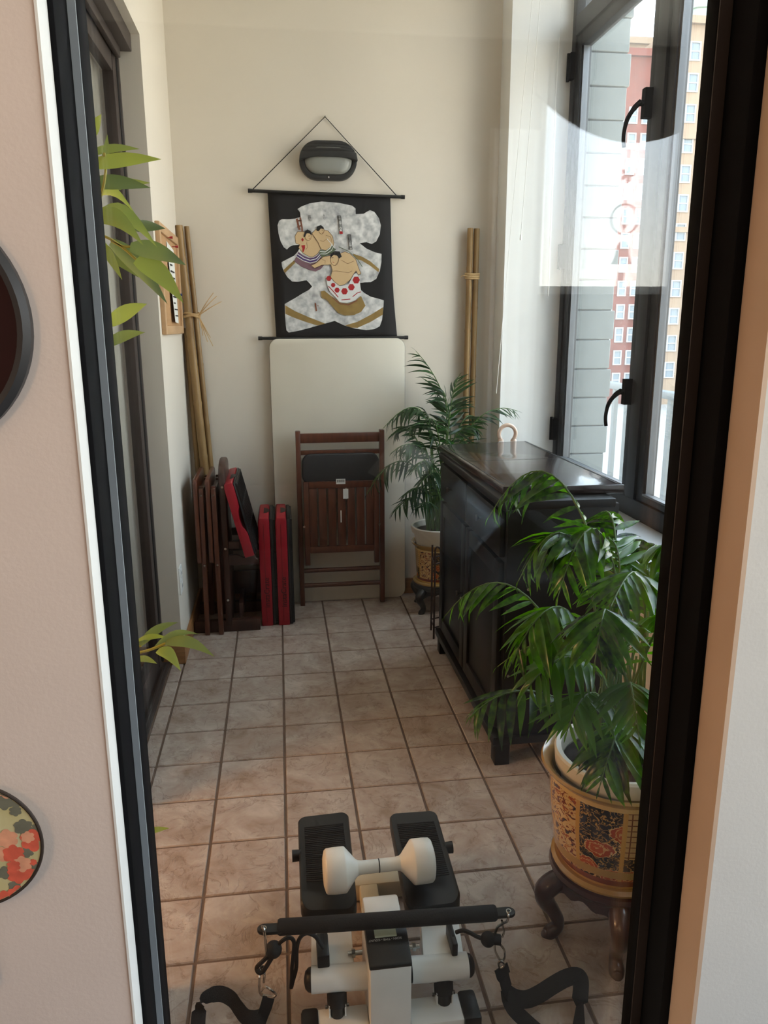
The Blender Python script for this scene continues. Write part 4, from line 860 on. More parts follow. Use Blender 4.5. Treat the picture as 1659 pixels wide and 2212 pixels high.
# --- near palm
pc = Vector((0.760, -2.120, 0)); PH = 0.185
stand('plant_stand', pc, 0.142, PH, 5, math.radians(184), ROSE, 'dark rosewood plant stand with curved legs under the large patterned pot', 1.05)
pp = empty('planter', pc+Vector((0, 0, PH)), 'large patterned gold and rust porcelain planter on the rosewood stand', 'planter'); M = Matrix.Translation(pc+Vector((0, 0, PH))) @ Matrix.Rotation(math.radians(174), 4, 'Z')
uv_lathe('body', [(0.118, 0.012), (0.128, 0.03), (0.138, 0.08), (0.146, 0.14), (0.150, 0.19), (0.150, 0.235)], SATS, pp, M)
MB().lathe([(0, 0.0), (0.128, 0.0), (0.136, 0.004), (0.138, 0.010), (0.130, 0.016), (0.118, 0.014)], 48, None, M).build('foot_ring', GOLD, pp, smooth=True)
MB().lathe([(0.150, 0.233), (0.156, 0.242), (0.168, 0.250), (0.172, 0.256), (0.168, 0.261), (0.158, 0.256), (0.146, 0.245), (0.140, 0.20), (0.135, 0.05)], 48, None, M).build('rim', GOLD, pp, smooth=True)
npal = empty('potted_palm', pc+Vector((0, 0, PH+0.02)), 'large glossy parlour palm in an ivory pot, close to the glass', 'potted plant'); M = Matrix.Translation(pc+Vector((0, 0, PH+0.02)))
MB().lathe([(0, 0.0), (0.10, 0.0), (0.125, 0.19), (0.126, 0.225), (0.140, 0.228), (0.143, 0.262), (0.139, 0.267), (0.128, 0.265), (0.122, 0.235)], 48, None, M).build('inner_pot', POTW, npal, smooth=True)
MB().lathe([(0, 0.232), (0.06, 0.236), (0.123, 0.230)], 32, None, M).build('soil', SOIL, npal, smooth=True)
base0 = pc+Vector((0, 0, PH+0.25))
def F(mx, my, ymid, tx, ty, ytip, nl=12, size=1.0, droop=0.4, br=0.05):
    a = random.uniform(0, 6.28); b = base0+Vector((br*math.cos(a), br*math.sin(a), 0)); m = pY(mx, my, ymid); t = pY(tx, ty, ytip)
    m = (m*2-(b+t)*0.5)*1.0   # so that the curve passes through the given middle point
    return (b, m, t, nl, size, droop)
nf = [F(1235, 1072, -1.95, 1055, 1118, -1.85, 13, 1.0, 0.75), F(1140, 1290, -1.98, 962, 1330, -1.9, 10, 0.85, 0.6), F(1180, 1500, -2.25, 1020, 1545, -2.30, 9, 0.85, 0.35),
      F(1250, 1190, -2.1, 1120, 1255, -2.1, 12, 1.0, 0.6), F(1235, 1330, -2.25, 1105, 1430, -2.33, 11, 1.0, 0.55), F(1310, 1340, -2.34, 1285, 1430, -2.46, 11, 0.95, 0.5),
      F(1345, 1560, -2.30, 1295, 1700, -2.42, 12, 0.9, 0.2, 0.02), F(1310, 1175, -2.1, 1205, 1290, -2.2, 12, 1.05, 0.6), F(1390, 1280, -2.2, 1320, 1310, -2.38, 12, 1.0, 0.45), F(1385, 1260, -1.95, 1420, 1185, -1.85, 12, 0.95, 0.3),
      F(1330, 1165, -1.9, 1265, 1150, -1.75, 12, 0.9, 0.6), F(1410, 1235, -2.0, 1450, 1215, -2.1, 12, 0.95, 0.5), F(1270, 1430, -2.25, 1130, 1500, -2.35, 10, 0.9, 0.4), F(1240, 1400, -2.05, 1075, 1440, -1.95, 10, 0.85, 0.5),
      F(1400, 1400, -2.3, 1440, 1330, -2.42, 11, 0.95, 0.4), F(1360, 1480, -2.33, 1380, 1590, -2.45, 11, 0.85, 0.3), F(1290, 1500, -2.3, 1225, 1580, -2.4, 11, 0.85, 0.3), F(1420, 1250, -2.0, 1520, 1230, -1.95, 11, 0.9, 0.4), F(1400, 1500, -2.2, 1500, 1520, -2.25, 11, 0.9, 0.4), F(1340, 1260, -2.0, 1300, 1170, -1.9, 12, 0.95, 0.4),
      F(1330, 1230, -1.92, 1180, 1200, -1.8, 12, 0.9, 0.5), F(1370, 1330, -2.0, 1250, 1250, -1.9, 12, 0.9, 0.5), F(1400, 1350, -2.05, 1400, 1230, -2.0, 12, 0.9, 0.4)]
palm(npal, [(a, b, c, n+2, d, e2) for a, b, c, n, d, e2 in nf], LEAFN, 0.0042, 0.128, 0.082)
mb = MB()
for i in range(26):
    a = random.uniform(0, 6.28); r_ = 0.08*math.sqrt(random.random()); b = base0+Vector((r_*math.cos(a), r_*math.sin(a), -0.01)); mb.tube([b, b+Vector((random.uniform(-0.05, 0.05), random.uniform(-0.05, 0.05), random.uniform(0.15, 0.30)))], [0.005, 0.003], 6)
q = mb.build('canes', STEM, npal, smooth=True); q['kind'] = 'stuff'

# --- far palm
fc2 = Vector((0.785, 0.06, 0)); FH = 0.145
stand('plant_stand', fc2, 0.122, FH, 4, math.radians(222), DKST, 'small blackened plant stand with curved legs in the far right corner', 0.95)
fp = empty('planter', fc2+Vector((0, 0, FH)), 'small patterned brown porcelain planter on the blackened far stand', 'planter'); M = Matrix.Translation(fc2+Vector((0, 0, FH))) @ Matrix.Rotation(math.radians(205), 4, 'Z')
uv_lathe('body', [(0.100, 0.012), (0.103, 0.05), (0.106, 0.10), (0.109, 0.15), (0.111, 0.185)], SATS, fp, M)
MB().lathe([(0, 0.0), (0.112, 0.0), (0.120, 0.004), (0.120, 0.010), (0.110, 0.016), (0.100, 0.014)], 40, None, M).build('foot_ring', GOLD, fp, smooth=True)
MB().lathe([(0.111, 0.183), (0.118, 0.195), (0.128, 0.203), (0.130, 0.210), (0.122, 0.210), (0.108, 0.198), (0.104, 0.16)], 40, None, M).build('rim', GOLD, fp, smooth=True)
fpal = empty('potted_palm', fc2+Vector((0, 0, FH+0.09)), 'parlour palm in a white pot in the far right corner behind the cabinet', 'potted plant'); M = Matrix.Translation(fc2+Vector((0, 0, FH+0.09)))
MB().lathe([(0, 0), (0.09, 0.0), (0.098, 0.08), (0.118, 0.17), (0.128, 0.172), (0.133, 0.198), (0.129, 0.203), (0.120, 0.200), (0.112, 0.175)], 40, None, M).build('inner_pot', POTW, fpal, smooth=True)
MB().lathe([(0, 0.18), (0.114, 0.172)], 24, None, M).build('soil', SOIL, fpal, smooth=True)
base0 = fc2+Vector((0, 0, FH+0.26))
ff = [F(972, 925, 0.12, 898, 758, 0.10, 14, 1.1, 0.35, 0.03), F(968, 930, 0.0, 992, 812, 0.02, 12, 0.85, 0.3), F(920, 905, 0.0, 828, 925, -0.05, 14, 0.85, 0.55), F(885, 1000, -0.05, 792, 1068, -0.12, 12, 0.85, 0.55), F(905, 1075, -0.02, 846, 1112, -0.1, 10, 0.75, 0.5), F(1010, 930, 0.05, 1118, 888, 0.02, 12, 0.8, 0.5),
      F(940, 950, -0.05, 880, 930, -0.12, 13, 0.85, 0.5), F(925, 985, -0.1, 850, 975, -0.2, 13, 0.85, 0.6), F(950, 960, -0.1, 925, 905, -0.2, 12, 0.85, 0.5), F(975, 960, 0.0, 1035, 930, -0.05, 12, 0.8, 0.5), F(985, 940, 0.1, 1030, 905, 0.15, 12, 0.8, 0.5), F(930, 1010, -0.12, 890, 1020, -0.28, 12, 0.8, 0.5),
      F(955, 1000, -0.1, 965, 950, -0.25, 12, 0.8, 0.6), F(920, 1060, -0.08, 870, 1075, -0.18, 10, 0.75, 0.5), F(945, 1060, -0.1, 930, 1040, -0.22, 10, 0.75, 0.5), F(965, 900, 0.1, 945, 850, 0.12, 12, 0.8, 0.4), F(930, 930, 0.1, 900, 900, 0.15, 12, 0.85, 0.5), F(960, 930, 0.15, 1000, 870, 0.18, 12, 0.8, 0.4), F(920, 970, 0.05, 865, 990, 0.1, 12, 0.85, 0.6), F(950, 1030, -0.12, 905, 1050, -0.25, 11, 0.8, 0.5), F(935, 1090, -0.05, 895, 1100, -0.15, 9, 0.7, 0.5), F(900, 950, 0.08, 850, 940, 0.12, 12, 0.8, 0.6), F(985, 985, -0.05, 1010, 960, -0.1, 11, 0.8, 0.6)]
palm(fpal, ff, LEAFF, 0.005, 0.155, 0.062)
mb = MB()
for i in range(22):
    a = random.uniform(0, 6.28); r_ = 0.06*math.sqrt(random.random()); b = base0+Vector((r_*math.cos(a), r_*math.sin(a), -0.01)); mb.tube([b, b+Vector((random.uniform(-0.05, 0.05), random.uniform(-0.05, 0.05), random.uniform(0.15, 0.35)))], [0.005, 0.003], 6)
q = mb.build('canes', STEM, fpal, smooth=True); q['kind'] = 'stuff'

# --- leafy bamboo plant just inside the glass, mostly behind the left door frame
bp_ = empty('bamboo_plant', (-0.345, -2.22, 0), 'tall leafy bamboo plant half hidden behind the left door frame', 'potted plant')
MB().lathe([(0, 0), (0.06, 0), (0.075, 0.15), (0.08, 0.16), (0.072, 0.165), (0.068, 0.14), (0, 0.14)], 28, None, Matrix.Translation((-0.345, -2.22, 0))).build('pot', pm('brown_plastic_pot', '#4a3425', 0.6), bp_, smooth=True)
for dx, dy, h in ((0, 0, 1.82), (-0.03, 0.03, 1.6), (0.015, 0.045, 1.0)):
    mb = MB(); mb.tube([(-0.345+dx, -2.22+dy, 0.13), (-0.35+dx, -2.22+dy, h*0.5), (-0.345+dx*0.5, -2.21+dy, h)], [0.010, 0.009, 0.006], 10); mb.build('cane', pm('green_bamboo_cane', '#6f7a3a', 0.4), bp_, smooth=True)
def bleaf(a, b, y, w, sag=0.0, yb=None, roll=0.3):
    A = pY(*a, y); B = pY(*b, yb if yb is not None else y-0.02); L = (B-A).length; n = 8; vs = []; fs = []
    dr = (B-A).normalized(); side = dr.cross(Vector((0, 1, 0))).normalized(); nn = side.cross(dr)
    for i in range(n+1):
        t = i/n; p = A.lerp(B, t)+Vector((0, 0, sag*L*math.sin(math.pi*t))); hw_ = w/2*(math.sin(math.pi*(0.10+0.90*t)**0.8) if t < 1 else 0.0)
        sd = (side*math.cos(roll)+nn*math.sin(roll)); vs += [p-sd*hw_+nn*hw_*0.25, p, p+sd*hw_+nn*hw_*0.25]
    for i in range(n):
        k = i*3; fs += [(k, k+3, k+4, k+1), (k+1, k+4, k+5, k+2)]
    mb = MB(); mb.add(vs, fs); o = mb.build('leaf', LEAFB, bp_, smooth=True, fix=False); return o
for a, b, y, w, sag, yb in (((188, 355), (349, 344), -2.20, 0.030, 0.03, -2.24), ((185, 300), (219, 246), -2.2, 0.020, 0, -2.2), ((195, 330), (302, 322), -2.16, 0.014, 0.06, -2.15), ((190, 395), (326, 406), -2.18, 0.024, 0.05, -2.2), ((188, 425), (292, 462), -2.15, 0.022, 0.25, -2.2), ((200, 470), (340, 535), -2.19, 0.030, 0.22, -2.25),
                         ((195, 470), (310, 530), -2.23, 0.030, 0.2, -2.27), ((280, 490), (358, 494), -2.14, 0.020, 0.05, -2.12), ((280, 533), (402, 573), -2.22, 0.030, 0.07, -2.26), ((294, 560), (397, 655), -2.22, 0.034, 0.12, -2.24), ((240, 522), (362, 657), -2.18, 0.034, 0.08, -2.2), ((215, 520), (264, 605), -2.2, 0.016, 0.05, -2.21),
                         ((205, 530), (300, 600), -2.16, 0.022, 0.06, -2.16), ((230, 700), (318, 656), -2.22, 0.026, 0.04, -2.26), ((230, 745), (314, 718), -2.2, 0.020, 0.08, -2.22), ((225, 365), (232, 290), -2.2, 0.012, 0, -2.2), ((215, 405), (325, 395), -2.13, 0.02, 0.04, -2.12),
                         ((300, 1395), (386, 1344), -2.08, 0.020, 0.12, -2.06), ((335, 1400), (430, 1370), -2.1, 0.016, 0.16, -2.12), ((358, 1388), (464, 1419), -2.12, 0.024, 0.14, -2.15), ((340, 1405), (391, 1450), -2.1, 0.026, 0.22, -2.12), ((290, 1425), (340, 1434), -2.08, 0.018, 0.1, -2.06), ((298, 1385), (365, 1378), -2.08, 0.018, 0.1, -2.08), ((318, 1800), (366, 1789), -2.05, 0.018, 0.05, -2.06)):
    bleaf(a, b, y, w, sag, yb, random.uniform(-0.5, 0.5))
def twig(pts, y, r=0.0022):
    mb = MB(); mb.tube(catmull([pY(px, py, y) for px, py in pts], 5), r, 6); mb.build('twig', pm('yellow_green_twig', '#a89a3c', 0.5), bp_, smooth=True)
twig([(175, 495), (225, 510), (262, 532), (294, 560)], -2.22); twig([(240, 520), (265, 532), (281, 533)], -2.22); twig([(180, 480), (215, 430), (228, 372), (225, 330)], -2.2); twig([(275, 1415), (320, 1405), (358, 1390)], -2.11, 0.003); twig([(265, 1402), (305, 1396)], -2.08); twig([(210, 720), (235, 700)], -2.22); twig([(300, 1805), (322, 1799)], -2.05)
# ================================================================== STEPPER MACHINE
sp_ = empty('mini_stepper', (0.205, -2.15, 0), 'white and black mini stepper machine on the tiles by the glass', 'exercise machine')
def pedal(q4, zf, zn):
    # q4: far-left, far-right, near-right, near-left pixels of the tread
    P4 = [pZ(*q4[0], zf), pZ(*q4[1], zf), pZ(*q4[2], zn), pZ(*q4[3], zn)]
    def at(u, v, dz=0.0): return P4[0].lerp(P4[1], u).lerp(P4[3].lerp(P4[2], u), v)+Vector((0, 0, dz))
    # rounded outline in (u, v)
    out = []
    for cu, cv, a0, ru, rv in ((0.86, 0.06, -90, 0.14, 0.06), (0.82, 0.93, 0, 0.18, 0.07), (0.18, 0.93, 90, 0.18, 0.07), (0.14, 0.06, 180, 0.14, 0.06)):
        for i in range(7): a = math.radians(a0+90*i/6); out.append((cu+ru*math.cos(a), cv+rv*math.sin(a)))
    def drop(v): return -0.022*max(0, (v-0.86)/0.14)**1.6
    k = len(out); vs = [at(0.5+(u-0.5)*0.95, 0.5+(v-0.5)*0.975, drop(v)) for u, v in out]+[at(u, v, drop(v)-0.006) for u, v in out]+[at(u, v, drop(v)*1.1-0.030) for u, v in out]
    mid = at(0.5, 0.42)
    fs = [tuple(range(k))]+[(a*k+i, a*k+(i+1) % k, (a+1)*k+(i+1) % k, (a+1)*k+i) for a in range(2) for i in range(k)]+[tuple(range(2*k, 3*k))[::-1]]
    pd = MB().add(vs, fs).build('pedal', BLKP, sp_, smooth=True)
    rb = MB()
    for i in range(30):
        v = 0.16+i*0.0215; a, b = at(0.12, v, 0.0006), at(0.88, v, 0.0006); rb.tube([a, b], 0.0017, 5)
    rb.build('tread_ribs', RUBBER, pd, world=True)
    return at
pl = pedal([(643, 1764), (752, 1751), (772, 1946), (649, 1951)], 0.200, 0.200)
prr = pedal([(840, 1756), (942, 1749), (998, 1932), (877, 1947)], 0.200, 0.200)
for at, s_ in ((pl, -1), (prr, 1)):
    u = 0 if s_ < 0 else 1; p = at(u, 0.42, -0.016); q = MB(); q.tube([p-Vector((0.006*s_, 0, 0)), p+Vector((0.016*s_, 0, 0))], [0.013, 0.014], 12); q.build('side_knob', BLKP, sp_, smooth=True)
# arms from the pedals to the pivots
PZ_ = 0.118
def arm(a, b, c, d, ztop):
    P4 = [pZ(*a, ztop), pZ(*b, ztop), pZ(*c, ztop-0.012), pZ(*d, ztop-0.012)]
    MB().add([p-Vector((0, 0, 0.045)) for p in P4]+P4, [(3, 2, 1, 0), (4, 5, 6, 7), (0, 1, 5, 4), (1, 2, 6, 5), (2, 3, 7, 6), (3, 0, 4, 7)]).build('arm', WENAM, sp_, bevel=0.003)
arm((672, 1960), (755, 1955), (765, 2082), (672, 2085), 0.150); arm((906, 1960), (985, 1950), (1003, 2072), (915, 2076), 0.150)
for (ax, ay), (bx, by), s_ in (((672, 2103), (795, 2094), -1), ((889, 2082), (1010, 2072), 1)):
    A, B = pZ(ax, ay, PZ_+0.015), pZ(bx, by, PZ_+0.015); A.z = B.z = PZ_; q = MB(); q.tube([A, B], 0.0255, 24); q.build('pivot_tube', WENAM, sp_, smooth=True)
    E1, E2 = (A, B) if s_ < 0 else (B, A); dv = (E1-E2).normalized()
    q = MB(); q.tube([E1, E1+dv*0.006, E1+dv*0.012, E1+dv*0.015], [0.0235, 0.022, 0.016, 0.004], 20); q.build('end_cap', BLKP, sp_, smooth=True)
    q = MB(); q.tube([E2-dv*0.0, E2-dv*0.004], 0.0235, 20); q.build('bushing', RUBBER, sp_, smooth=True)
# console and column
cx0, cx1 = 0.160, 0.240
def cbox(nm, prof, x0, x1, mat, bev=0.004): return MB().prism(prof, x1-x0, None, Matrix(((0, 1, 0, x0), (1, 0, 0, 0), (0, 0, 1, 0), (0, 0, 0, 1)))).build(nm, mat, sp_, bevel=bev)
cbox('column', [(-2.372, 0.012), (-2.372, 0.195), (-2.215, 0.205), (-2.215, 0.05), (-2.29, 0.012)], cx0, cx1+0.002, WENAM)
cbox('console', [(-2.374, 0.192), (-2.374, 0.202), (-2.345, 0.213), (-2.262, 0.223), (-2.262, 0.196)], cx0-0.001, cx1+0.003, BLKP, 0.003)
cbox('console_cap', [(-2.262, 0.195), (-2.262, 0.224), (-2.215, 0.226), (-2.205, 0.218), (-2.205, 0.195)], cx0+0.002, cx1-0.002, WENAM, 0.005)
def on_console(px, py): return pZ(px, py, 0.2215)
p = on_console(832, 2013); sl = math.atan2(0.010, 0.083)
box('lcd_screen', (p.x-0.022, p.y-0.0095, 0.2175), (p.x+0.022, p.y+0.0085, 0.2213), LCD, sp_)
p = on_console(832, 2026); t = text_mb('SCAN - TIME - COUNT', 0.0066, Matrix.Translation((p.x, p.y, 0.2182)) @ Matrix.Rotation(math.radians(7), 4, 'X') @ Matrix.Rotation(math.pi, 4, 'Z')); t.build('printed_words', pm('pale_print', '#a9aaa8', 0.6), sp_)
for s_, x in ((-1, 0.142), (1, 0.262)):
    q = MB(); q.tube([(0.20+s_*0.045, -2.275, 0.145), (0.20+s_*0.075, -2.275, 0.145)], 0.005, 10); q.tube([(0.20+s_*0.060, -2.275, 0.145), (0.20+s_*0.067, -2.275, 0.145)], 0.009, 6); q.build('bolt', STEEL, sp_, smooth=True)
# brackets with slots on the arms
for a, b, z in (((682, 2016), (712, 2064), 0.172), ((963, 1992), (990, 2040), 0.172)):
    A, B = pZ(*a, z), pZ(*b, z); o = MB().box((A.x, B.y, z-0.03), (B.x, A.y, z)).build('cord_bracket', BLKP, sp_, bevel=0.003)
    MB().box((A.x+0.009, B.y+0.022, z+0.0002), (B.x-0.008, A.y-0.004, z+0.0008)).build('slot', RUBBER, sp_)
# base
for (ax, ay), (bx, by), cap in (((650, 2190), (797, 2180), -1), ((888, 2172), (1028, 2150), 1)):
    A, B = pZ(ax, ay, 0.052), pZ(bx, by, 0.052); y = -2.345
    x0, x1 = (A.x+0.032, cx0) if cap < 0 else (cx1+0.002, B.x-0.035)
    box('base_bar', (x0, y-0.03, 0.004), (x1, y+0.035, 0.052), WENAM, sp_, bevel=0.004)
    c0, c1 = (A.x, A.x+0.036) if cap < 0 else (B.x-0.038, B.x)
    box('base_foot', (c0, y-0.034, 0.0), (c1, y+0.039, 0.056), BLKP, sp_, bevel=0.008)
box('base_beam', (0.180, -2.33, 0.006), (0.225, -1.90, 0.050), BEIGE, sp_, bevel=0.004)
box('rear_bar', (0.120, -1.965, 0.004), (0.320, -1.915, 0.052), BEIGE, sp_, bevel=0.004)
for s_, xa in ((-1, 0.098), (1, 0.318)):
    q = MB(); q.tube([(xa, -2.315, 0.100), (xa, -2.325, 0.072)], 0.020, 16); q.build('shock_absorber', RUBBER, sp_, smooth=True); q = MB(); q.tube([(xa, -2.322, 0.074), (xa, -2.328, 0.045)], 0.014, 14); q.build('shock_rod', BLKP, sp_, smooth=True)
    for k_ in (-1, 1): box('clevis', (xa+k_*0.016-0.0015, -2.335, 0.048), (xa+k_*0.016+0.0015, -2.305, 0.080), WENAM, sp_)
    q = MB(); q.tube([(xa-0.024, -2.32, 0.064), (xa+0.024, -2.32, 0.064)], 0.004, 8); q.build('bolt', STEEL, sp_, smooth=True)

# --- dumbbell on the pedals
db = empty('dumbbell', (0.206, -2.155, 0.201), 'white vinyl dumbbell lying across both stepper pedals', 'dumbbell')
M = Matrix.Translation((0.206, -2.152, 0.2035+0.0475)) @ Matrix.Rotation(math.radians(1.5), 4, 'Z') @ Matrix.Rotation(math.radians(90), 4, 'Y')
for s_ in (-1, 1): MB().lathe([(0, s_*0.1235), (0.030, s_*0.1225), (0.0425, s_*0.119), (0.0462, s_*0.115), (0.0475, s_*0.100), (0.0475, s_*0.078), (0.0462, s_*0.074), (0.0180, s_*0.050), (0.0165, s_*0.047), (0.0, s_*0.047)], 32, None, M).build('head', DBELL, db, smooth=True)
MB().lathe([(0.0165, -0.052), (0.0145, -0.038), (0.0142, -0.001), (0.0142, 0.001), (0.0145, 0.038), (0.0165, 0.052)], 24, None, M).build('handle', DBELL, db, smooth=True)
MB().lathe([(0.0143, -0.0012), (0.01475, -0.0008), (0.01475, 0.0008), (0.0143, 0.0012)], 24, None, M).build('seam', INK, db)

# --- pull bar with straps
br_ = empty('resistance_bar', pZ(835, 1990, 0.24), 'black foam resistance bar with hooks, cords and webbing straps lying over the stepper', 'exercise bar')
BZ = 0.2435
A, B = pZ(556, 2009, BZ), pZ(1112, 1970, BZ); dv = (B-A).normalized(); A2, B2 = pZ(600, 2003, BZ), pZ(1072, 1972, BZ)
q = MB(); q.tube([A2, A2+dv*0.004, B2-dv*0.004, B2], [0.0135, 0.0158, 0.0158, 0.0135], 18); q.build('foam_grip', FOAM, br_, smooth=True)
for P0, P1, s_ in ((A, A2, 1), (B, B2, -1)):
    ln = (P1-P0).length; mb = MB(); ya = Matrix((( dv.x*s_, 0, 0, P0.x), (dv.y*s_, 0, 1, P0.y), (0, 1, 0, P0.z-0.004), (0, 0, 0, 1)))
    pts = [(ln+0.01, 0.012), (ln+0.01, -0.012)]+[(0.014-0.0145*math.sin(math.radians(a)), -0.0125*math.cos(math.radians(a))) for a in range(0, 181, 15)]
    mb.prism(pts, 0.008, None, ya); mb.build('end_tab', BLKP, br_, bevel=0.002)
    h = P0+dv*s_*0.013; q = MB(); q.lathe([(0.0035, -0.0046), (0.0055, -0.0046), (0.0055, 0.0046), (0.0035, 0.0046)], 14, None, Matrix.Translation(h)); q.build('eyelet', STEEL, br_)
def wire(nm, pts, r, mat, n=6, closed=False): q = MB(); q.tube(catmull(pts, n) if not closed else pts, r, 8, closed=closed); return q.build(nm, mat, br_, smooth=True)
def pz(L): return [pZ(x, y, z) for x, y, z in L]
wire('hook', pz([(566, 2001, 0.2495), (570, 2008, 0.255), (573, 2028, 0.235), (575, 2050, 0.20), (576, 2065, 0.17), (580, 2074, 0.16), (577, 2083, 0.155)]), 0.0028, STEEL)
wire('hook', pz([(560, 2112, 0.13), (563, 2092, 0.14), (569, 2089, 0.142), (571, 2105, 0.13), (570, 2122, 0.11)]), 0.0026, STEEL); wire('hook', pz([(561, 2095, 0.13), (560, 2125, 0.10), (561, 2142, 0.08), (567, 2148, 0.07)]), 0.0026, STEEL)
wire('ring', pz([(562, 2145, 0.07), (572, 2132, 0.08), (585, 2138, 0.08), (596, 2148, 0.07), (590, 2154, 0.065), (575, 2151, 0.065), (566, 2150, 0.066), (562, 2145, 0.07)]), 0.0025, STEEL)
c = pZ(591, 2051, 0.185); q = MB(); q.lathe([(0.017*math.sin(math.radians(a)), -0.017*math.cos(math.radians(a))) for a in range(0, 181, 15)], 18, None, Matrix.Translation(c)); q.build('stop_ball', RUBBER, br_, smooth=True)
wire('cord_loop', pz([(585, 2060, 0.18), (566, 2078, 0.16), (555, 2090, 0.145), (558, 2100, 0.14), (566, 2100, 0.14), (574, 2090, 0.15), (590, 2064, 0.18)]), 0.0046, RUBBER)
wire('cord', pz([(596, 2045, 0.19), (610, 2032, 0.205), (624, 2025, 0.21), (634, 2032, 0.20), (635, 2050, 0.17), (631, 2085, 0.12), (630, 2115, 0.07), (629, 2133, 0.04), (633, 2118, 0.065), (640, 2090, 0.11), (641, 2050, 0.17), (648, 2026, 0.205), (662, 2016, 0.21), (680, 2022, 0.20), (692, 2038, 0.185), (699, 2048, 0.176)]), 0.0042, RUBBER)
wire('hook', pz([(1095, 1970, 0.250), (1098, 1978, 0.25), (1095, 1990, 0.235), (1086, 1995, 0.22), (1075, 2003, 0.20), (1070, 2015, 0.185), (1070, 2026, 0.175)]), 0.0028, STEEL); wire('hook', pz([(1084, 1988, 0.225), (1086, 2002, 0.205), (1089, 2012, 0.19), (1085, 2024, 0.175)]), 0.0022, STEEL)
c = pZ(1054, 2029, 0.175); q = MB(); q.lathe([(0.0155*math.sin(math.radians(a)), -0.0155*math.cos(math.radians(a))) for a in range(0, 181, 15)], 18, None, Matrix.Translation(c)); q.build('stop_ball', RUBBER, br_, smooth=True)
q = MB(); q.tube([pZ(1062, 2028, 0.175), pZ(1080, 2030, 0.172)], 0.011, 12); q.build('cord_clip', RUBBER, br_, smooth=True)
wire('cord', pz([(985, 2014, 0.176), (1000, 2010, 0.185), (1015, 2015, 0.185), (1030, 2023, 0.18), (1044, 2028, 0.176)]), 0.0042, RUBBER)
wire('hook', pz([(1068, 2038, 0.165), (1070, 2055, 0.145), (1079, 2072, 0.125), (1083, 2078, 0.12), (1090, 2068, 0.13), (1089, 2052, 0.145), (1081, 2041, 0.16)]), 0.0024, STEEL)
wire('ring', pz([(1077, 2080, 0.12), (1082, 2076, 0.124), (1088, 2080, 0.12), (1087, 2087, 0.113), (1080, 2090, 0.11), (1077, 2080, 0.12)]), 0.0028, STEEL)
V = Vector
lf = catmull(pz([(581, 2152, 0.065), (573, 2180, 0.035), (562, 2205, 0.012), (548, 2240, 0.008)]), 5); ribbon('strap', lf, [V((1, 0.15, 0))]*40, 0.026, WEB, br_)
lf2 = catmull(pz([(565, 2196, 0.022), (548, 2200, 0.022), (530, 2196, 0.024), (515, 2178, 0.032), (500, 2158, 0.040), (478, 2147, 0.046), (455, 2150, 0.046), (436, 2162, 0.042), (430, 2185, 0.030), (428, 2230, 0.018), (440, 2275, 0.008), (478, 2300, 0.005), (520, 2285, 0.005), (545, 2248, 0.006)]), 5)
ribbon('strap', lf2, [V((0.1, 0.5, 0.86))]*30+[V((0.5, 0.3, 0.8))]*10+[V((1, 0, 0.1))]*10+[V((0.3, 1, 0.05))]*30, 0.030, WEB, br_)
rs = catmull(pz([(1082, 2088, 0.11), (1088, 2108, 0.09), (1093, 2128, 0.07), (1100, 2146, 0.05), (1118, 2157, 0.035), (1140, 2158, 0.03), (1165, 2147, 0.034), (1195, 2128, 0.045), (1220, 2114, 0.054), (1240, 2108, 0.058), (1253, 2112, 0.055), (1255, 2130, 0.045), (1252, 2170, 0.025), (1248, 2230, 0.012), (1238, 2275, 0.006), (1212, 2290, 0.005), (1185, 2262, 0.006), (1172, 2240, 0.007)]), 5)
wd = [V((0.9, 0.3, 0))]*6+[V((0.5, 0.6, 0.4))]*8+[V((0.1, 0.7, 0.7))]*30+[V((0.7, 0.3, 0.5))]*6+[V((1, 0.0, 0.1))]*10+[V((0.3, 1, 0.05))]*30
ribbon('strap', rs, wd, 0.033, WEB, br_)
rs2 = catmull(pz([(1097, 2140, 0.055), (1100, 2160, 0.045), (1110, 2180, 0.033), (1135, 2205, 0.016), (1175, 2240, 0.008)]), 5); ribbon('strap', rs2, [V((0.9, 0.2, 0.3))]*40, 0.030, WEB, br_)

# ================================================================== NEAR WALL: FAN AND PLAQUE
fn = pY(-59, 1815, WY); fan = empty('paper_fan', Vector((fn.x, WY, fn.z)), 'round floral paper fan in yellow and coral hung on the blush wall', 'fan')
fr_ = 0.0868; FM = Matrix.Translation((fn.x, WY-0.012, fn.z)) @ Matrix.Rotation(math.radians(90), 4, 'X')
MB().lathe([(0, 0.0), (fr_, 0.0), (fr_, 0.0015), (0, 0.0015)], 64, None, FM).build('paper_leaf', pm('yellow_fan_paper', '#c6bb84', 0.7, var=0.08, scale=25, hex2='#d0c9a0'), fan)
MB().tube([FM @ Vector((fr_*math.cos(a), fr_*math.sin(a), 0.001)) for a in [2*math.pi*i/64 for i in range(64)]], 0.0022, 8, closed=True).build('rim', pm('dark_fan_rim', '#332a24', 0.5), fan, smooth=True)
mb = MB(); mb.tube([(fn.x, WY-0.010, fn.z-0.05), (fn.x, WY-0.010, fn.z-0.21)], 0.006, 8); mb.build('handle', BAMB, fan, smooth=True)
COR = pm('coral_blossom_print', '#d5604a', 0.75, var=0.18, scale=60); PEA = pm('peach_blossom_print', '#e0a080', 0.75, var=0.15, scale=60); SLT = pm('slate_leaf_print', '#6f6f60', 0.75, var=0.15, scale=60)
FX = FM @ Matrix.Translation((0, 0, 0.0018))
def fpx(x, y): p = pY(x, y, WY-0.0138); return (FX.inverted() @ p).xy
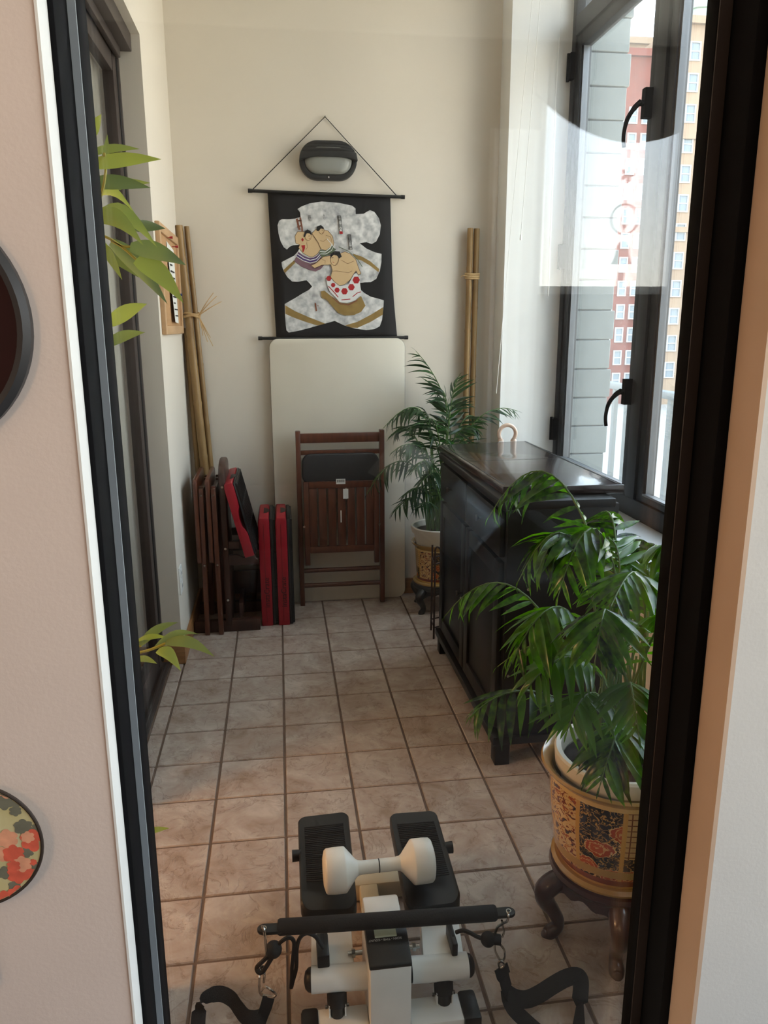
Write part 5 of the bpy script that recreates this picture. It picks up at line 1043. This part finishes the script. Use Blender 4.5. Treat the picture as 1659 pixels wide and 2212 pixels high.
def blot(mb, x, y, r, mat, lay, petals=6, seed=0):
    c = fpx(x, y); rd = random.Random(seed+int(x*7+y)); n = petals*6; rr = r*0.000545
    pts = [(c.x+rr*(0.78+0.22*abs(math.sin(petals*math.pi*i/n)))*(1+rd.uniform(-0.06, 0.06))*math.cos(2*math.pi*i/n), c.y+rr*(0.78+0.22*abs(math.sin(petals*math.pi*i/n)))*math.sin(2*math.pi*i/n), lay*0.00015) for i in range(n)]
    pts = [p for p in pts if math.hypot(p[0], p[1]) < fr_*0.985]
    if len(pts) > 3: mb.add(pts, [tuple(range(len(pts)))], mat, FX)
mb = MB()
for x, y, r, mt, lay in ((34, 1724, 24, SLT, 1), (8, 1732, 22, SLT, 1), (33, 1752, 14, SLT, 1), (50, 1787, 22, SLT, 1), (80, 1787, 12, SLT, 1), (58, 1840, 16, SLT, 2), (80, 1873, 14, SLT, 1), (10, 1885, 18, SLT, 1), (32, 1913, 15, SLT, 1), (45, 1930, 12, SLT, 1),
                        (12, 1703, 26, PEA, 2), (0, 1678, 14, COR, 2), (20, 1695, 14, COR, 3), (72, 1815, 30, COR, 2), (60, 1808, 16, PEA, 3), (88, 1806, 14, COR, 3), (15, 1812, 26, PEA, 2), (30, 1845, 26, COR, 3), (48, 1866, 22, PEA, 4), (5, 1845, 20, PEA, 2), (40, 1888, 26, COR, 2), (66, 1885, 14, COR, 3), (30, 1870, 16, COR, 4), (72, 1862, 9, COR, 2), (40, 1932, 26, COR, 3), (10, 1940, 22, COR, 3), (25, 1945, 14, PEA, 4), (-60, 1800, 40, COR, 2), (-110, 1850, 40, PEA, 2), (-60, 1740, 30, SLT, 1), (-130, 1760, 34, COR, 2), (-50, 1880, 34, PEA, 2)):
    blot_n = globals().get('blot_n', 0)+1; blot(mb, x, y, r, mt, lay*0.8+blot_n*0.07)
mb.build('blossom_print', COR, fan, fix=False)
pq = pY(-224, 700, WY); PQM = Matrix.Translation((pq.x, WY-0.001, pq.z)) @ Matrix.Rotation(math.radians(90), 4, 'X')
pl_ = empty('wall_plaque', Vector((pq.x, WY, pq.z)), 'dark maroon round plaque with charcoal rim on the blush wall', 'plaque')
MB().lathe([(0, 0.0), (0.126, 0.0), (0.126, 0.010), (0.09, 0.006), (0, 0.005)], 64, None, PQM).build('dish', pm('dark_maroon_lacquer', '#26090c', 0.6, var=0.2, spec=0.2), pl_, smooth=True)
MB().lathe([(0.125, 0.0), (0.1395, 0.0), (0.1395, 0.010), (0.132, 0.014), (0.125, 0.010)], 64, None, PQM).build('rim', pm('charcoal_rim', '#2c2d30', 0.4), pl_, smooth=True)

# --- blind with cords in the window recess
wb = empty('window_blind', (1.27, 0.09, CEIL-0.06), 'white blind cords in the recess by the big window, with a reflected wand built solid', 'blind')
box('headrail', (1.14, 0.04, CEIL-0.05), (1.38, 0.14, CEIL), PLATE, wb, bevel=0.004)
c1 = MB(); c1.tube([(1.215, 0.06, CEIL-0.05), pY(1167, 0, 0.06), pY(1125, 512, 0.06)], 0.0016, 6); c1.build('pull_cord', PLATE, wb, smooth=True)
MB().lathe([(0, 0.012), (0.003, 0.010), (0.0055, -0.008), (0.004, -0.014), (0, -0.015)], 10, None, Matrix.Translation(pY(1125, 512, 0.06))).build('tassel', PLATE, wb, smooth=True)
c2 = MB(); c2.tube([pY(1150, -30, 0.09), pY(1150, 0, 0.09), pY(1112, 400, 0.09), pY(1072, 850, 0.10)], 0.0014, 6); c2.build('pull_cord', PLATE, wb, smooth=True)
c3 = MB(); c3.tube([pY(1200, 237, 0.12), pY(1184, 640, 0.12)], 0.004, 8); c3.tube([pY(1199, 237, 0.12), (1.335, 0.12, CEIL-0.05)], 0.0012, 5); c3.build('wand', PLATE, wb, smooth=True)  # rod that is only a reflection in the glass, built here as solid

# ================================================================== ROOM BEHIND THE CAMERA (reflected in the glass)
VEIL = pm('grey_linen', '#6f6f72', 0.9, var=0.05)
N = 24; up_, lo_ = [], []
for i in range(N+1):
    t = i/N; x = WX0-0.05+t*(WX1-WX0+0.1); z = 2.50+0.30*abs(2*t-0.92)**2.0; up_.append((x, 3.0)); lo_.append((x, z))
tag(MB().prism(up_+lo_[::-1], 0.02, None, Matrix.Translation((0, RY+0.02, 0))).build('swag_blind', VEIL), 'grey swagged blind across the top of the rear window', 'blind')
wc = empty('wind_chime', (2.205, RY+0.06, 1.6), 'bronze bell wind chime hanging in the rear window', 'wind chime'); cx_, cy_ = 2.205, RY+0.06
BR = pm('aged_bronze', '#4a3a30', 0.5, metal=0.5, var=0.15)
def wcp(nm, mb): return mb.build(nm, BR, wc, smooth=True)
wcp('cord', MB().tube([(cx_, cy_, 2.6), (cx_, cy_, 1.95)], 0.004, 6)); wcp('cord', MB().tube([(cx_+0.008, cy_, 1.97), (cx_, cy_, 1.62)], 0.003, 6))
fl_ = MB()
for i in range(5): a = 2*math.pi*i/5; fl_.tube([(cx_, cy_, 2.31), (cx_+0.03*math.cos(a), cy_, 2.31+0.03*math.sin(a)), (cx_+0.046*math.cos(a), cy_, 2.31+0.046*math.sin(a))], [0.006, 0.014, 0.004], 8)
wcp('knot', fl_)
wcp('hoop', MB().tube([(cx_+0.088*math.cos(a), cy_, 2.05+0.088*math.sin(a)) for a in [2*math.pi*i/40 for i in range(40)]], 0.006, 8, closed=True))
wcp('bead', MB().lathe([(0.002, 0.07), (0.012, 0.045), (0.018, 0), (0.012, -0.045), (0.002, -0.07)], 12, None, Matrix.Translation((cx_, cy_, 2.05))))
wcp('bell', MB().lathe([(0.006, 0.085), (0.025, 0.07), (0.038, 0.05), (0.042, 0.02), (0.048, -0.02), (0.06, -0.045), (0.068, -0.055), (0.06, -0.05), (0.035, 0.03)], 20, None, Matrix.Translation((cx_, cy_, 1.84))))
wcp('clapper_sail', MB().box((cx_-0.022, cy_-0.002, 1.50), (cx_+0.022, cy_+0.002, 1.74)))
cr_ = tag(MB().prism([(1.33+0.33*i/16, 0.018*math.sin(i*1.6)) for i in range(17)]+[(1.66-0.33*i/16, 0.018*math.sin((16-i)*1.6)+0.004) for i in range(17)], 2.1, None, Matrix(((1, 0, 0, 0), (0, 0, 1, RY+0.05), (0, 1, 0, 0.45), (0, 0, 0, 1)))).build('curtain', pm('white_voile', '#c9ced3', 0.9)), 'pale curtain drawn aside beside the rear window', 'curtain')
sf = empty('sofa', (0.6, -4.95, 0), 'dark settee in the room behind the glass', 'sofa')
box('seat', (-0.1, -5.25, 0.12), (1.3, -4.55, 0.34), PAD, sf, bevel=0.03); box('backrest', (-0.1, -5.38, 0.12), (1.3, -5.26, 0.62), PAD, sf, bevel=0.03)
for x in (-0.17, 1.31): box('arm', (x-0.06, -5.34, 0.12), (x+0.06, -4.58, 0.46), PAD, sf, bevel=0.03)
for x in (-0.10, 1.26):
    for y in (-5.25, -4.62): box('leg', (x-0.03, y-0.03, 0), (x+0.03, y+0.03, 0.12), DWOOD, sf)
def cushion(x, y, z, s_, mat, label, rot):
    vs = []; fs = []; n = 10
    for sd in (1, -1):
        for i in range(n+1):
            for j in range(n+1):
                u, v = 2*i/n-1, 2*j/n-1; e_ = (1-u**4)*(1-v**4); k = 1-0.10*(1-abs(u*v))*(u*u+v*v)*0.5
                vs.append((u*s_*k, sd*0.095*e_**0.6, v*s_*k))
    m_ = (n+1)**2
    for b_ in (0, m_):
        for i in range(n):
            for j in range(n): a = b_+i*(n+1)+j; fs.append((a, a+1, a+n+2, a+n+1))
    M = Matrix.Translation((x, y, z)) @ Matrix.Rotation(math.radians(-8), 4, 'X') @ Matrix.Rotation(rot, 4, 'Y')
    o = MB().add(vs, fs, None, M).build('cushion', mat, None, smooth=True); bm = bmesh.new(); bm.from_mesh(o.data); bmesh.ops.remove_doubles(bm, verts=bm.verts, dist=0.002); bm.to_mesh(o.data); bm.free(); tag(o, label, 'cushion')
cushion(0.80, -4.78, 0.545, 0.15, pm('slate_blue_cotton', '#a9bac8', 0.9, var=0.12, scale=20), 'slate blue cushion on the settee behind the camera', 0.75)
bn_ = empty('bench', (0.6, -6.1, 0), 'low dark bench along the rear wall behind the camera', 'bench')
box('seat', (-0.2, -6.42, 0.36), (1.35, -5.80, 0.42), DWOOD, bn_, bevel=0.01)
for x in (-0.12, 1.27):
    for y in (-6.34, -5.88): box('leg', (x-0.03, y-0.03, 0), (x+0.03, y+0.03, 0.36), DWOOD, bn_)
cushion(0.735, -5.98, 0.60, 0.15, pm('pale_patterned_cotton', '#c9cbc8', 0.9, var=0.25, scale=14), 'pale patterned cushion on the bench behind the camera', 0.6)
point('living_room_lamp', (-1.2, -4.3, 1.7), 9, (1.0, 0.62, 0.33), 0.12)
point('flat_lamp', (-1.3, -2.05, 0.8), 22, (1.0, 0.55, 0.25), 0.12)
